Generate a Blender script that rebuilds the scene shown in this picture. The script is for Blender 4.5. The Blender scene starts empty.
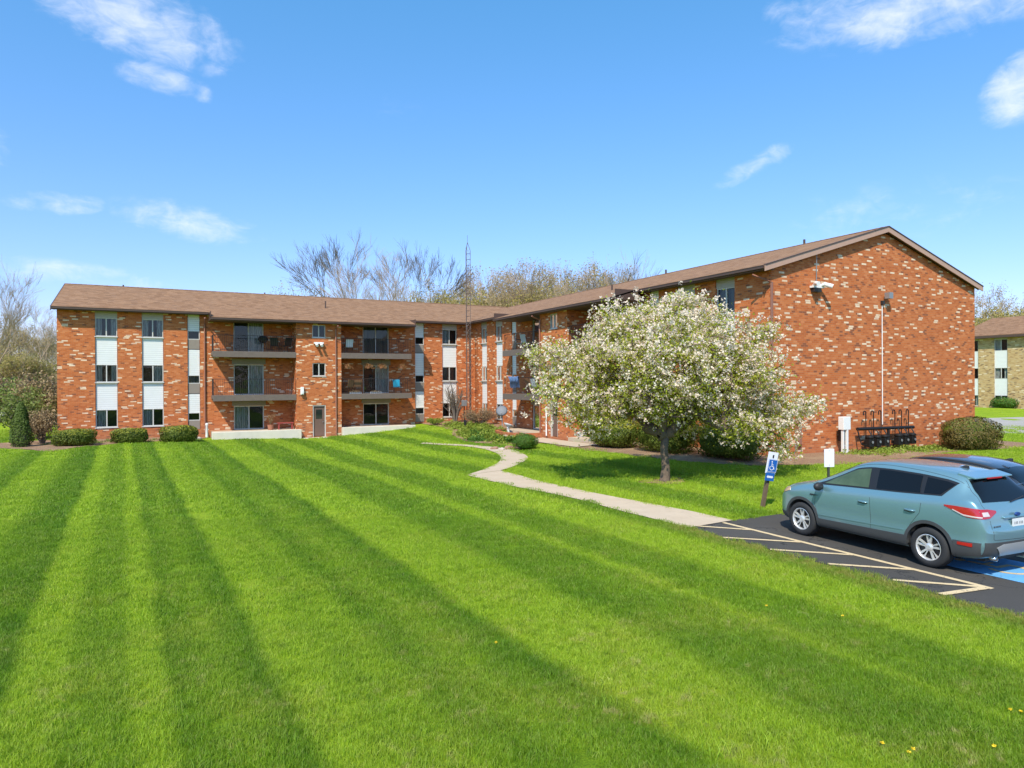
import bpy, bmesh, math, random
import numpy as np
from mathutils import Vector, Matrix
from mathutils.bvhtree import BVHTree
random.seed(7); rng = np.random.default_rng(7)
R = math.radians
SC = bpy.context.scene
COL = SC.collection
CA, SA = math.cos(R(28)), math.sin(R(28))
CAMH = 3.18
DZB = .08     # the building stands this much above its drawing datum
# ---------------------------------------------------------------- world frame
# x runs along the left wing of the building, y runs along the right wing
def cam2w(X, D):
    return (SA*D + CA*X, CA*D - SA*X)
PTS = [(-12,44,.0),(-5,45,0),(0,45.5,0.0),(3.4,44.4,-.2),(8,44,-.28),(9.7,44,-.4),(11.1,44,-.42),(13,44,-.1),(16,44,.2),(19,45,.4),(21,46,.42),
       (3,37,-.1),(9,38,-.2),(19.5,42,.35),(19,38,.15),(18.6,34,.05),(17,33,-.12),(17,30,-.05),(19.6,32,.07),(19,28,.15),(20,22,.3),(20.5,18.5,.32),
       (23,18,.33),(28,18,.28),(34,18,.12),(38,18,.1),(15,20,.08),(19,16,.15),(24,15,.15),(30,15,.1),(14,38,-.02),(12,33,-.15),(8,30,-.15),(15,26,-.02),
       (16,40,.12),(13,41,-.2),(10,20,0),(4,20,0),(0,12,0),(8,8,0),(-8,20,0),(14,12.5,.03),(20,12.5,.03),(26,12.5,.03),(-8,32,-.05),(0,30,-.1),
       (60,30,.4),(70,36,.6),(70,25,.6),(45,20,0),(50,35,.3)]
PTA = np.array(PTS)
def terr(x, y):
    x = np.asarray(x, float); y = np.asarray(y, float)
    sh = x.shape; xf = x.reshape(-1); yf = y.reshape(-1)
    out = np.zeros(len(xf)); ws = np.full(len(xf), .02)
    for px, py, pz in PTS:
        w = np.exp(-((xf-px)**2+(yf-py)**2)/(2*2.6**2)) + .03/(1+((xf-px)**2+(yf-py)**2)/9)**2
        out += w*pz; ws += w
    z = out/ws
    z += .02*np.sin(xf*.9+1.3*np.sin(yf*.37))*np.cos(yf*.63) * np.clip((12-np.maximum(xf, -99))/4+1, 0.3, 1)
    # the parking lot is level
    dl = np.maximum(np.maximum(10.3-xf, yf-11.4), 0)
    k = np.clip(dl/1.2, 0, 1)
    z = z*k
    return z.reshape(sh)
def T(x, y): return float(terr(np.array([x]), np.array([y]))[0])
def pix(x, y, z=None):
    """ground point that the photograph shows at pixel x, y"""
    zz = 0 if z is None else z
    for _ in range(12):
        D = (CAMH-zz)*683/(y-382+.005*(x-512)); X = D*(x-512)/683
        u, v = cam2w(X, D)
        if z is not None: break
        zz = T(u, v)
    return u, v, zz
# ---------------------------------------------------------------- tagging
def tag(o, label=None, cat=None, group=None, kind=None):
    if label: o['label'] = label
    if cat: o['category'] = cat
    if group: o['group'] = group
    if kind: o['kind'] = kind
    return o
def empty(name, loc, label, cat, group=None, rz=0):
    o = bpy.data.objects.new(name, None); COL.objects.link(o); o.empty_display_size = .2
    o.location = loc; o.rotation_euler = (0, 0, rz)
    return tag(o, label, cat, group)
def copy_tree(o, parent=None):
    c = o.copy(); COL.objects.link(c); c.parent = parent
    for ch in list(o.children): copy_tree(ch, c)
    return c
def root_of(o):
    while o.parent: o = o.parent
    return o
class MB:
    """collects geometry, then links it as one mesh"""
    def __init__(s): s.v = []; s.f = []; s.m = []; s.q = []
    def add(s, vs, fs, m=0):
        b = len(s.v); s.v += [tuple(p) for p in vs]
        s.f += [tuple(i+b for i in f) for f in fs]; s.m += [m]*len(fs); return s
    def box(s, x0, x1, y0, y1, z0, z1, m=0):
        x0, x1 = min(x0, x1), max(x0, x1); y0, y1 = min(y0, y1), max(y0, y1); z0, z1 = min(z0, z1), max(z0, z1)
        return s.add([(x0,y0,z0),(x1,y0,z0),(x1,y1,z0),(x0,y1,z0),(x0,y0,z1),(x1,y0,z1),(x1,y1,z1),(x0,y1,z1)],
                     [(0,3,2,1),(4,5,6,7),(0,1,5,4),(1,2,6,5),(2,3,7,6),(3,0,4,7)], m)
    def tube(s, pts, rad, n=6, m=0, cap=True):
        pts = [Vector(p) for p in pts]
        if not hasattr(rad, '__len__'): rad = [rad]*len(pts)
        ref = None; vs = []; fs = []
        for i, p in enumerate(pts):
            d = (pts[min(i+1, len(pts)-1)]-pts[max(i-1, 0)])
            if d.length < 1e-9: d = Vector((0, 0, 1))
            d.normalize()
            if ref is None: ref = Vector((0, 0, 1)) if abs(d.z) < .9 else Vector((1, 0, 0))
            a = d.cross(ref); a.normalize(); b = a.cross(d); ref = b
            for k in range(n):
                t = 2*math.pi*k/n; vs.append(p+(a*math.cos(t)+b*math.sin(t))*rad[i])
        for i in range(len(pts)-1):
            for k in range(n):
                k2 = (k+1) % n; fs.append((i*n+k, i*n+k2, (i+1)*n+k2, (i+1)*n+k))
        if cap: fs.append(tuple(range(n))[::-1]); fs.append(tuple((len(pts)-1)*n+k for k in range(n)))
        return s.add(vs, fs, m)
    def lathe(s, prof, c=(0,0,0), n=16, axis='z', m=0, caps=True):
        vs = []; fs = []
        for (r, h) in prof:
            for k in range(n):
                t = 2*math.pi*k/n; a, b = r*math.cos(t), r*math.sin(t)
                p = (a, b, h) if axis == 'z' else ((a, h, b) if axis == 'y' else (h, a, b))
                vs.append((p[0]+c[0], p[1]+c[1], p[2]+c[2]))
        for i in range(len(prof)-1):
            for k in range(n):
                k2 = (k+1) % n; fs.append((i*n+k, i*n+k2, (i+1)*n+k2, (i+1)*n+k))
        if caps and prof[0][0] > 1e-4: fs.append(tuple(range(n)))
        if caps and prof[-1][0] > 1e-4: fs.append(tuple((len(prof)-1)*n+k for k in range(n)))
        return s.add(vs, fs, m)
    def prism(s, poly, z0, z1, m=0):
        n = len(poly)
        vs = [(x, y, z0) for x, y in poly]+[(x, y, z1) for x, y in poly]
        fs = [tuple(range(n))[::-1], tuple(range(n, 2*n))]+[(i, (i+1) % n, n+(i+1) % n, n+i) for i in range(n)]
        return s.add(vs, fs, m)
    def xform(s, M, start=0):
        for i in range(start, len(s.v)): s.v[i] = tuple(M @ Vector(s.v[i]))
        return s
    def build(s, name, mats, parent=None, local=False, smooth=False, fix=True):
        if not isinstance(mats, (list, tuple)): mats = [mats]
        me = bpy.data.meshes.new(name)
        v = s.v
        if parent is not None and not local:
            L = root_of(parent).location; v = [(a-L[0], b-L[1], c-L[2]) for a, b, c in v]
        me.from_pydata(v, [], s.f)
        for m in mats: me.materials.append(m)
        me.polygons.foreach_set('material_index', s.m)
        if smooth: me.polygons.foreach_set('use_smooth', [True]*len(s.f))
        if fix:
            bm = bmesh.new(); bm.from_mesh(me); bmesh.ops.recalc_face_normals(bm, faces=bm.faces); bm.to_mesh(me); bm.free()
        me.update()
        o = bpy.data.objects.new(name, me); COL.objects.link(o); o.parent = parent
        return o
def bevel(o, w=.01, seg=2, ang=35):
    b = o.modifiers.new('bevel', 'BEVEL'); b.width = w; b.segments = seg; b.limit_method = 'ANGLE'; b.angle_limit = R(ang); return o
def quads_obj(name, V, midx, mats, parent=None, off=(0,0,0), nper=4):
    """V (N*nper,3) -> one mesh of separate leaf faces"""
    V = np.asarray(V, np.float32)-np.asarray(off, np.float32)
    n = len(V)//nper
    me = bpy.data.meshes.new(name); me.vertices.add(len(V)); me.vertices.foreach_set('co', V.ravel())
    me.loops.add(n*nper); me.loops.foreach_set('vertex_index', np.arange(n*nper, dtype=np.int32))
    me.polygons.add(n); me.polygons.foreach_set('loop_start', np.arange(0, n*nper, nper, dtype=np.int32))
    for m in mats: me.materials.append(m)
    me.polygons.foreach_set('material_index', np.asarray(midx, np.int32))
    me.update(calc_edges=True); me.validate()
    o = bpy.data.objects.new(name, me); COL.objects.link(o); o.parent = parent
    return o
def leaf_quads(C, size, up=.3, asp=.55, out=None):
    """diamond leaves at centres C; out = preferred normal"""
    C = np.asarray(C); n = len(C)
    nrm = rng.normal(size=(n, 3)); nrm /= np.linalg.norm(nrm, axis=1)[:, None]
    if out is not None: nrm = nrm*(1-up)+out*up*1.6
    else: nrm[:, 2] = nrm[:, 2]+up
    nrm /= np.linalg.norm(nrm, axis=1)[:, None]+1e-9
    a = rng.normal(size=(n, 3)); a = np.cross(nrm, a); a /= np.linalg.norm(a, axis=1)[:, None]+1e-9
    b = np.cross(nrm, a)
    s = (size*(.6+.8*rng.random(n)))[:, None]
    bend = nrm*s*.25*rng.random((n, 1))
    return np.stack([C-a*s, C-b*s*asp+bend, C+a*s, C+b*s*asp+bend], 1).reshape(-1, 3)
# ---------------------------------------------------------------- node helpers
class NT:
    def __init__(s, name, world=False):
        if world:
            s.m = bpy.data.worlds.new(name)
        else: s.m = bpy.data.materials.new(name)
        s.m.use_nodes = True; s.t = s.m.node_tree; s.t.nodes.clear()
        s.L = s.t.links
    def n(s, typ, **kw):
        o = s.t.nodes.new(typ)
        for k, v in kw.items(): setattr(o, k, v)
        return o
    def _set(s, sock, v):
        if isinstance(v, bpy.types.NodeSocket): s.L.new(v, sock)
        elif v is not None:
            if isinstance(v, (tuple, list)) and len(v) == 3 and len(sock.default_value) == 4: v = (*v, 1)
            sock.default_value = v
    def math(s, op, a, b=None, c=None, clamp=False):
        o = s.n('ShaderNodeMath', operation=op, use_clamp=clamp); s._set(o.inputs[0], a); s._set(o.inputs[1], b)
        if c is not None: s._set(o.inputs[2], c)
        return o.outputs[0]
    def vec(s, op, a, b=None):
        o = s.n('ShaderNodeVectorMath', operation=op); s._set(o.inputs[0], a); s._set(o.inputs[1], b)
        return o.outputs['Value'] if op in ('DOT_PRODUCT', 'LENGTH') else o.outputs[0]
    def sep(s, a): o = s.n('ShaderNodeSeparateXYZ'); s._set(o.inputs[0], a); return o.outputs
    def comb(s, x, y, z):
        o = s.n('ShaderNodeCombineXYZ')
        for i, q in enumerate((x, y, z)): s._set(o.inputs[i], q)
        return o.outputs[0]
    def pos(s): return s.n('ShaderNodeNewGeometry').outputs['Position']
    def nrm(s): return s.n('ShaderNodeNewGeometry').outputs['True Normal']
    def obj(s): return s.n('ShaderNodeTexCoord').outputs['Object']
    def isl(s): return s.n('ShaderNodeNewGeometry').outputs['Random Per Island']
    def noise(s, v, scale, detail=3, rough=.55, dist=0, col=False):
        o = s.n('ShaderNodeTexNoise'); s._set(o.inputs['Vector'], v)
        o.inputs['Scale'].default_value = scale; o.inputs['Detail'].default_value = detail
        o.inputs['Roughness'].default_value = rough; o.inputs['Distortion'].default_value = dist
        return o.outputs['Color' if col else 'Fac']
    def white(s, v): o = s.n('ShaderNodeTexWhiteNoise', noise_dimensions='3D'); s._set(o.inputs['Vector'], v); return o.outputs['Value']
    def ramp(s, f, stops, interp='LINEAR'):
        o = s.n('ShaderNodeValToRGB'); s._set(o.inputs[0], f); cr = o.color_ramp; cr.interpolation = interp
        while len(cr.elements) < len(stops): cr.elements.new(.5)
        for e, (p, c) in zip(cr.elements, stops):
            e.position = p; e.color = (*c, 1) if len(c) == 3 else c
        return o.outputs[0]
    def mr(s, f, a, b, c=0., d=1., smooth=False):
        o = s.n('ShaderNodeMapRange'); o.clamp = True
        if smooth: o.interpolation_type = 'SMOOTHSTEP'
        s._set(o.inputs[0], f)
        for i, q in enumerate((a, b, c, d)): s._set(o.inputs[i+1], q)
        return o.outputs[0]
    def mix(s, f, a, b, mode='MIX'):
        o = s.n('ShaderNodeMix', data_type='RGBA', blend_type=mode)
        s._set(o.inputs[0], f); s._set(o.inputs[6], a); s._set(o.inputs[7], b); return o.outputs[2]
    def bump(s, h, strength=.5, dist=.01):
        o = s.n('ShaderNodeBump'); s._set(o.inputs['Height'], h); o.inputs['Strength'].default_value = strength
        o.inputs['Distance'].default_value = dist; return o.outputs[0]
    def pbr(s, col, rough=.8, metal=0, normal=None, spec=None, **kw):
        o = s.n('ShaderNodeBsdfPrincipled'); s._set(o.inputs['Base Color'], col); s._set(o.inputs['Roughness'], rough)
        s._set(o.inputs['Metallic'], metal); s._set(o.inputs['Normal'], normal)
        if spec is not None: s._set(o.inputs['Specular IOR Level'], spec)
        for k, v in kw.items(): s._set(o.inputs[k.replace('_', ' ')], v)
        return o.outputs[0]
    def out(s, sh):
        o = s.n('ShaderNodeOutputMaterial'); s.L.new(sh, o.inputs[0]); return s.m
def simple(name, col, rough=.7, metal=0, var=.12, scale=6, bump=0, spec=None, **kw):
    t = NT(name); p = t.obj(); f = t.noise(p, scale, 4)
    c = t.mix(f, tuple(q*(1-var) for q in col), tuple(min(1, q*(1+var)) for q in col))
    nm = t.bump(t.noise(p, scale*8, 3), bump, .01) if bump else None
    return t.out(t.pbr(c, rough, metal, nm, spec, **kw))
def leafmat(name, cols, trans=.35, rough=.55, big=None):
    t = NT(name); r = t.isl(); n = len(cols)
    c = t.ramp(r, [(i/(max(1, n-1)), q) for i, q in enumerate(cols)])
    f = t.noise(t.pos(), 1.1, 2)
    c = t.mix(t.mr(f, .35, .65), c, t.mix(.35, c, (cols[-1])), 'MIX')
    d = t.pbr(c, rough, spec=.25)
    tr = t.n('ShaderNodeBsdfTranslucent'); t._set(tr.inputs[0], c)
    ms = t.n('ShaderNodeMixShader'); ms.inputs[0].default_value = trans
    t.L.new(d, ms.inputs[1]); t.L.new(tr.outputs[0], ms.inputs[2])
    return t.out(ms.outputs[0])
M = {}
# ---- grass: mown stripes along the lawn; the sheen of leaning blades is put into colour
def grass_colour(t, blade):
    p = t.pos(); xyz = t.sep(p)
    wob = t.noise(p, .35, 2); wob2 = t.noise(p, 1.7, 3)
    xx = t.math('ADD', xyz[0], t.math('MULTIPLY', t.math('SUBTRACT', wob, .5), .35))
    xx = t.math('ADD', xx, t.math('MULTIPLY', t.math('SUBTRACT', wob2, .5), .16))
    ph = t.mr(t.math('ADD', xx, t.math('MULTIPLY', t.math('SUBTRACT', xyz[1], 16), .03)), -8, 14)
    S_ = [(-7.6,0),(-6.6,.5),(-6.2,.8),(-6.1,.1),(-4.7,.15),(-4.2,.8),(-3.75,.75),(-3.6,.05),(-2.75,.15),(-2.4,.75),(-1.65,1),(-1.5,0),(-1.1,0),(-.95,.5),(-.5,.55),(-.38,0),(-.15,.05),(0,.8),(.45,.5),(.85,1),(1.05,.0),(1.4,.1),(1.7,.4),(2.0,.25),(2.35,.85),(2.9,.5),(3.62,1),(3.85,0),(5.0,.15),(5.4,.85),(6.6,.75),(6.8,.1)]
    st = t.ramp(ph, [((q+8)/22, (s_, s_, s_)) for q, s_ in S_])
    # stripes fade right of the path and in front of the car
    st2 = t.mr(t.math('SINE', t.math('MULTIPLY', t.math('SUBTRACT', xx, 7.1), 2*math.pi/2.5)), -.3, .5, 0, .75)
    st = t.mix(t.math('GREATER_THAN', xx, 7.1), st, st2)
    st = t.math('MULTIPLY', st, t.mr(t.noise(p, 1.6, 5, .7), .32, .55, .55, 1.))
    st = t.math('MULTIPLY', st, t.mr(xyz[0], 15.5, 16.5, 1., .25))
    light = (.41, .55, .030); dark = (.066, .185, .007)
    c = t.mix(st, light, dark)
    # patches: straw and yellow in the near lawn, lush clumps elsewhere
    n1 = t.noise(p, .8, 4, .6); n2 = t.noise(p, 5.5, 4, .65); n3 = t.noise(p, .23, 3)
    near = t.mr(xyz[1], 4, 22, 1., .25)
    c = t.mix(t.math('MULTIPLY', t.mr(n1, .48, .68, 0, .5), near), c, (.48, .50, .05))
    straw = t.math('MULTIPLY', t.mr(n2, .56, .66), t.mr(n1, .46, .56))
    c = t.mix(t.math('MULTIPLY', straw, t.mr(xyz[1], 3, 16, .85, .1)), c, (.58, .48, .20))
    c = t.mix(t.mr(n3, .35, .7, 0, .3), c, (.22, .38, .012))
    c = t.mix(t.mr(n2, .3, .5, .55, 0), c, (.10, .20, .008))
    # worn yellow verge along the asphalt edge
    ex = t.math('ABSOLUTE', t.math('SUBTRACT', xyz[0], 10.15))
    vg = t.math('MULTIPLY', t.mr(ex, .1, .55, 1, 0), t.math('MULTIPLY', t.mr(xyz[1], 11.2, 12, 1, 0), t.mr(n2, .35, .6)))
    c = t.mix(t.math('MULTIPLY', vg, .8), c, (.42, .33, .10))
    return c, p, n2
t = NT('grass_soil'); c, p, n2 = grass_colour(t, False)
c = t.mix(t.mr(t.noise(p, 55, 3), .3, .7, .55, 0), c, (.035, .075, .008))
M['ground'] = t.out(t.pbr(c, .95, normal=t.bump(t.noise(p, 38, 5, .7), 1., .05), spec=.1))
t = NT('grass_blade'); c, p, n2 = grass_colour(t, True)
r = t.isl(); rr = t.n('ShaderNodeObjectInfo').outputs['Random']
c = t.mix(t.mr(r, .0, 1, 0, .45), c, t.mix(t.math('GREATER_THAN', t.math('FRACT', t.math('MULTIPLY', r, 17.3)), .88), (.23, .40, .035), (.48, .44, .17)))
d = t.pbr(c, .5, spec=.3); tr = t.n('ShaderNodeBsdfTranslucent'); t._set(tr.inputs[0], c)
ms = t.n('ShaderNodeMixShader'); ms.inputs[0].default_value = .35; t.L.new(d, ms.inputs[1]); t.L.new(tr.outputs[0], ms.inputs[2])
M['blade'] = t.out(ms.outputs[0])
# ---- brick
def brick(name, base, cream, crate, darkc, mortar, bw=.225, bh=.082):
    t = NT(name); p = t.sep(t.pos()); nn = t.sep(t.nrm())
    isx = t.math('GREATER_THAN', t.math('ABSOLUTE', nn[0]), t.math('ABSOLUTE', nn[1]))
    a = t.math('ADD', t.math('MULTIPLY', p[1], isx), t.math('MULTIPLY', p[0], t.math('SUBTRACT', 1, isx)))
    a = t.math('ADD', a, 200.03)
    z = t.math('ADD', p[2], 50.013)
    row = t.math('FLOOR', t.math('DIVIDE', z, bh)); fz = t.math('FRACT', t.math('DIVIDE', z, bh))
    sh = t.math('MULTIPLY', t.math('MODULO', row, 2), .5)
    aa = t.math('ADD', t.math('DIVIDE', a, bw), sh)
    colm = t.math('FLOOR', aa); fa = t.math('FRACT', aa)
    w1 = t.white(t.comb(colm, row, isx)); w2 = t.white(t.comb(colm, row, t.math('ADD', isx, 5)))
    # cream bricks come in short runs
    ac = t.math('ADD', t.math('DIVIDE', a, bw*1.45), t.math('MULTIPLY', t.white(t.comb(row, 4, 8)), 17)); w3 = t.white(t.comb(t.math('FLOOR', ac), row, t.math('ADD', isx, 9)))
    fc = t.math('FRACT', ac)
    big = t.noise(t.comb(a, z, 0), .5, 2)
    run = t.math('MULTIPLY', t.math('LESS_THAN', w3, crate*2.3), t.math('LESS_THAN', t.math('MODULO', t.math('FLOOR', ac), 2), .5))
    dr = t.math('GREATER_THAN', w2, .92)
    c = t.ramp(w1, base)
    c = t.mix(dr, c, darkc)
    c = t.mix(run, c, t.ramp(w2, cream))
    mo = t.math('MAXIMUM', t.math('LESS_THAN', fz, .13), t.math('MULTIPLY', t.math('LESS_THAN', fa, .05), t.math('SUBTRACT', 1, run)))
    mo = t.math('MAXIMUM', mo, t.math('MULTIPLY', run, t.math('LESS_THAN', fc, .05)))
    c = t.mix(t.math('MULTIPLY', mo, .8), c, mortar)
    c = t.mix(t.mr(t.noise(t.comb(a, z, 0), 1.3, 5, .6), .3, .7, 0, .15), c, (base[1][1]))
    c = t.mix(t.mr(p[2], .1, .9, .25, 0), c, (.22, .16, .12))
    h = t.math('MULTIPLY', t.math('SUBTRACT', 1, mo), t.math('ADD', .7, t.math('MULTIPLY', w1, .3)))
    return t.out(t.pbr(c, .88, normal=t.bump(h, .55, .012), spec=.2))
M['brick'] = brick('red_brick', [(0, (.43,.108,.031)), (.35, (.51,.142,.041)), (.75, (.56,.17,.052)), (1, (.61,.22,.085))],
    [(0, (.72,.50,.32)), (.5, (.85,.68,.48)), (1, (.62,.42,.30))], .082, (.24,.08,.04), (.44,.24,.14), bw=.21, bh=.078)
M['tan_brick'] = brick('tan_brick', [(0, (.40,.24,.10)), (.35, (.50,.33,.15)), (.75, (.58,.40,.19)), (1, (.50,.38,.22))],
    [(0, (.70,.58,.40)), (1, (.75,.62,.42))], .05, (.22,.14,.08), (.45,.36,.25))
# ---- siding
t = NT('white_siding'); p = t.sep(t.pos()); fz = t.math('FRACT', t.math('DIVIDE', t.math('ADD', p[2], 20), .125))
c = t.mix(t.math('LESS_THAN', fz, .10), (.80,.80,.78), (.42,.42,.42))
c = t.mix(t.mr(t.noise(t.pos(), 2.3, 4), .4, .8, 0, .25), c, (.62,.60,.55))
M['siding'] = t.out(t.pbr(c, .5, normal=t.bump(fz, .6, .012)))
# ---- roof shingles
t = NT('roof_shingles'); p = t.sep(t.pos()); nn = t.sep(t.nrm())
isx = t.math('GREATER_THAN', t.math('ABSOLUTE', nn[0]), t.math('ABSOLUTE', nn[1]))
a = t.math('ADD', t.math('MULTIPLY', p[1], isx), t.math('MULTIPLY', p[0], t.math('SUBTRACT', 1, isx)))
rw = t.math('FLOOR', t.math('DIVIDE', t.math('ADD', p[2], 20), .048)); fr = t.math('FRACT', t.math('DIVIDE', t.math('ADD', p[2], 20), .048))
ta = t.math('ADD', t.math('DIVIDE', a, .31), t.math('MULTIPLY', t.white(t.comb(rw, 1, 2)), 7))
w = t.white(t.comb(t.math('FLOOR', ta), rw, 3))
c = t.ramp(w, [(0, (.20,.105,.054)), (.4, (.28,.152,.08)), (.75, (.34,.195,.108)), (1, (.24,.14,.085))])
c = t.mix(t.mr(t.noise(t.pos(), 7, 4, .7), .4, .7, 0, .4), c, (.27,.17,.12))
c = t.mix(t.math('MULTIPLY', t.math('LESS_THAN', fr, .16), .5), c, (.06,.035,.025))
M['shingle'] = t.out(t.pbr(c, .95, normal=t.bump(t.math('MULTIPLY', fr, t.math('ADD', .6, w)), .35, .012), spec=.15))
M['fascia'] = simple('brown_fascia', (.085,.05,.036), .5, var=.15)
M['rake'] = simple('tan_rake_board', (.47,.29,.21), .55, var=.1)
M['soffit'] = simple('brown_soffit', (.12,.075,.055), .7)
M['trim'] = simple('taupe_trim', (.26,.215,.175), .6, var=.12)
M['header'] = simple('grey_taupe_panel', (.40,.36,.31), .6, var=.12)
M['frame'] = simple('pale_window_frame', (.55,.53,.49), .45, var=.08)
M['slab'] = simple('balcony_taupe_beam', (.155,.118,.096), .7, var=.18, bump=.1)
M['rail'] = simple('dark_iron_railing', (.05,.035,.03), .5, metal=.3)
M['door'] = simple('brown_painted_door', (.16,.095,.07), .5)
M['spout'] = simple('brick_red_downspout', (.30,.13,.085), .45)
M['white_paint'] = simple('white_paint', (.78,.78,.76), .5, var=.06)
M['interior'] = simple('dark_room', (.035,.032,.03), .9)
M['dark'] = simple('black_iron', (.02,.018,.017), .5, metal=.4)
M['black_plastic'] = simple('black_plastic', (.022,.022,.024), .55, var=.1)
M['galv'] = simple('galvanised_steel', (.36,.37,.38), .45, metal=.6)
M['tower'] = simple('weathered_tower_steel', (.20,.15,.13), .6, metal=.5)
M['found'] = simple('painted_concrete_foundation', (.66,.60,.50), .85, var=.14, scale=3, bump=.3)
t = NT('window_glass'); g = t.n('ShaderNodeBsdfGlossy'); g.inputs['Roughness'].default_value = .02; g.inputs[0].default_value = (.9,.95,.95,1)
tr = t.n('ShaderNodeBsdfTransparent'); tr.inputs[0].default_value = (.64,.67,.67,1)
fz = t.n('ShaderNodeFresnel'); fz.inputs[0].default_value = 1.5
wv = t.bump(t.noise(t.pos(), .9, 2), .15, .05); t.L.new(wv, g.inputs['Normal'])
ms = t.n('ShaderNodeMixShader'); t.L.new(t.math('ADD', t.math('MULTIPLY', fz.outputs[0], 1.1), .0), ms.inputs[0]); t.L.new(tr.outputs[0], ms.inputs[1]); t.L.new(g.outputs[0], ms.inputs[2])
M['glass'] = t.out(ms.outputs[0])
t = NT('curtain'); p = t.sep(t.pos()); a = t.math('ADD', p[0], p[1])
w = t.math('SINE', t.math('ADD', t.math('MULTIPLY', a, 46), t.math('MULTIPLY', t.noise(t.pos(), 3, 2), 9)))
c = t.mix(t.mr(w, -1, 1), (.42,.40,.36), (.80,.78,.72))
M['curtain'] = t.out(t.pbr(c, .9, normal=t.bump(w, .5, .03)))
t = NT('grey_blinds'); p = t.sep(t.pos()); a = t.math('FRACT', t.math('MULTIPLY', t.math('ADD', p[0], p[1]), 9))
M['blind'] = t.out(t.pbr(t.mix(t.math('LESS_THAN', a, .25), (.20,.20,.18), (.07,.075,.07)), .8))
# ---- paving
t = NT('asphalt'); p = t.pos()
c = t.mix(t.noise(p, 1.2, 5), (.048,.042,.036), (.070,.062,.053)); c = t.mix(t.mr(t.noise(p, 160, 2), .62, .72), c, (.13,.125,.12))
c = t.mix(t.mr(t.noise(p, .5, 5, .6), .5, .7, 0, .5), c, (.09,.083,.076)); vo = t.n('ShaderNodeTexVoronoi', feature='DISTANCE_TO_EDGE'); t._set(vo.inputs['Vector'], t.vec('ADD', p, t.noise(p, 2.5, 4, col=True))); vo.inputs['Scale'].default_value = .45; c = t.mix(t.math('MULTIPLY', t.math('LESS_THAN', vo.outputs[0], .006), .8), c, (.012,.012,.012))
M['asphalt'] = t.out(t.pbr(c, .85, normal=t.bump(t.noise(p, 130, 3), .5, .008)))
t = NT('walk_concrete'); p = t.pos()
c = t.mix(t.noise(p, 2.2, 5), (.46,.35,.24), (.60,.48,.35)); c = t.mix(t.mr(t.noise(p, 12, 4), .55, .75, 0, .4), c, (.33,.27,.2))
M['walk'] = t.out(t.pbr(c, .9, normal=t.bump(t.noise(p, 60, 3), .3, .006)))
t = NT('worn_line_paint'); p = t.pos(); c = t.mix(t.noise(p, 6, 4), (.60,.44,.235), (.72,.56,.34))
c = t.mix(t.mr(t.noise(p, 22, 4, .7), .60, .68), c, (.08,.075,.07)); M['line'] = t.out(t.pbr(c, .75))
t = NT('worn_blue_paint'); p = t.pos(); c = t.mix(t.noise(p, 4, 4), (.10,.33,.62), (.17,.43,.72))
c = t.mix(t.mr(t.noise(p, 22, 4, .7), .60, .68), c, (.07,.08,.1)); M['bluepaint'] = t.out(t.pbr(c, .75))
t = NT('mulch'); p = t.pos(); c = t.ramp(t.noise(p, 26, 5, .7), [(.3, (.12,.065,.036)), (.5, (.28,.165,.09)), (.7, (.46,.30,.17))])
c = t.mix(t.mr(t.noise(p, 1.4, 4), .5, .75, 0, .6), c, (.46,.33,.18))
M['mulch'] = t.out(t.pbr(c, .95, normal=t.bump(t.noise(p, 30, 4, .7), .9, .04)))
t = NT('pale_road'); p = t.pos(); M['road'] = t.out(t.pbr(t.mix(t.noise(p, 1, 5), (.30,.28,.25), (.42,.38,.34)), .9))
# ---- plants
M['bark'] = simple('grey_brown_bark', (.14,.10,.068), .95, var=.45, scale=14, bump=.25)
M['bark_far'] = simple('pale_bare_bark', (.40,.29,.20), .95, var=.3, scale=2)
M['bark_dark'] = simple('dark_bare_bark', (.15,.12,.095), .95, var=.3, scale=2)
M['blossom'] = leafmat('apple_blossom', [(.90,.74,.60), (.94,.83,.66), (.96,.89,.74), (.88,.66,.54)], .4, .7)
M['leaf'] = leafmat('young_apple_leaves', [(.20,.25,.015), (.32,.38,.025), (.44,.48,.04), (.52,.52,.08)], .45)
M['hedge'] = leafmat('clipped_hedge_leaves', [(.045,.075,.010), (.085,.125,.014), (.13,.17,.02), (.17,.19,.03)], .2)
M['hedge_red'] = leafmat('bronze_hedge_leaves', [(.07,.065,.018), (.12,.10,.025), (.18,.12,.035), (.22,.17,.05)], .15)
M['hedge_top'] = leafmat('sunlit_hedge_tips', [(.20,.22,.02), (.30,.31,.03), (.38,.35,.05)], .3)  # sunlight on hedge tops put into the colour; also real yellow shrub tips
M['yew'] = leafmat('dark_yew_leaves', [(.045,.075,.01), (.075,.115,.016), (.11,.15,.022)], .15)
M['green_bush'] = leafmat('fresh_bush_leaves', [(.04,.10,.015), (.07,.16,.02), (.11,.22,.03)], .25)
M['light_bush'] = leafmat('pale_spring_leaves', [(.12,.16,.03), (.20,.25,.06), (.28,.32,.09)], .35)
M['dry'] = leafmat('dry_brown_leaves', [(.24,.16,.08), (.36,.25,.13), (.44,.31,.17)], .3)
M['lime'] = leafmat('lime_ground_leaves', [(.16,.24,.025), (.26,.35,.04), (.36,.40,.07)], .35)
M['bud_tan'] = leafmat('tan_tree_buds', [(.36,.26,.12), (.46,.35,.16), (.52,.40,.18), (.44,.30,.16)], .4)
M['bud_green'] = leafmat('yellow_green_tree_buds', [(.36,.29,.08), (.46,.38,.11), (.50,.40,.15)], .4)
M['fern'] = leafmat('dried_fern_fronds', [(.30,.13,.05), (.42,.20,.08), (.48,.27,.11)], .3)
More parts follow.
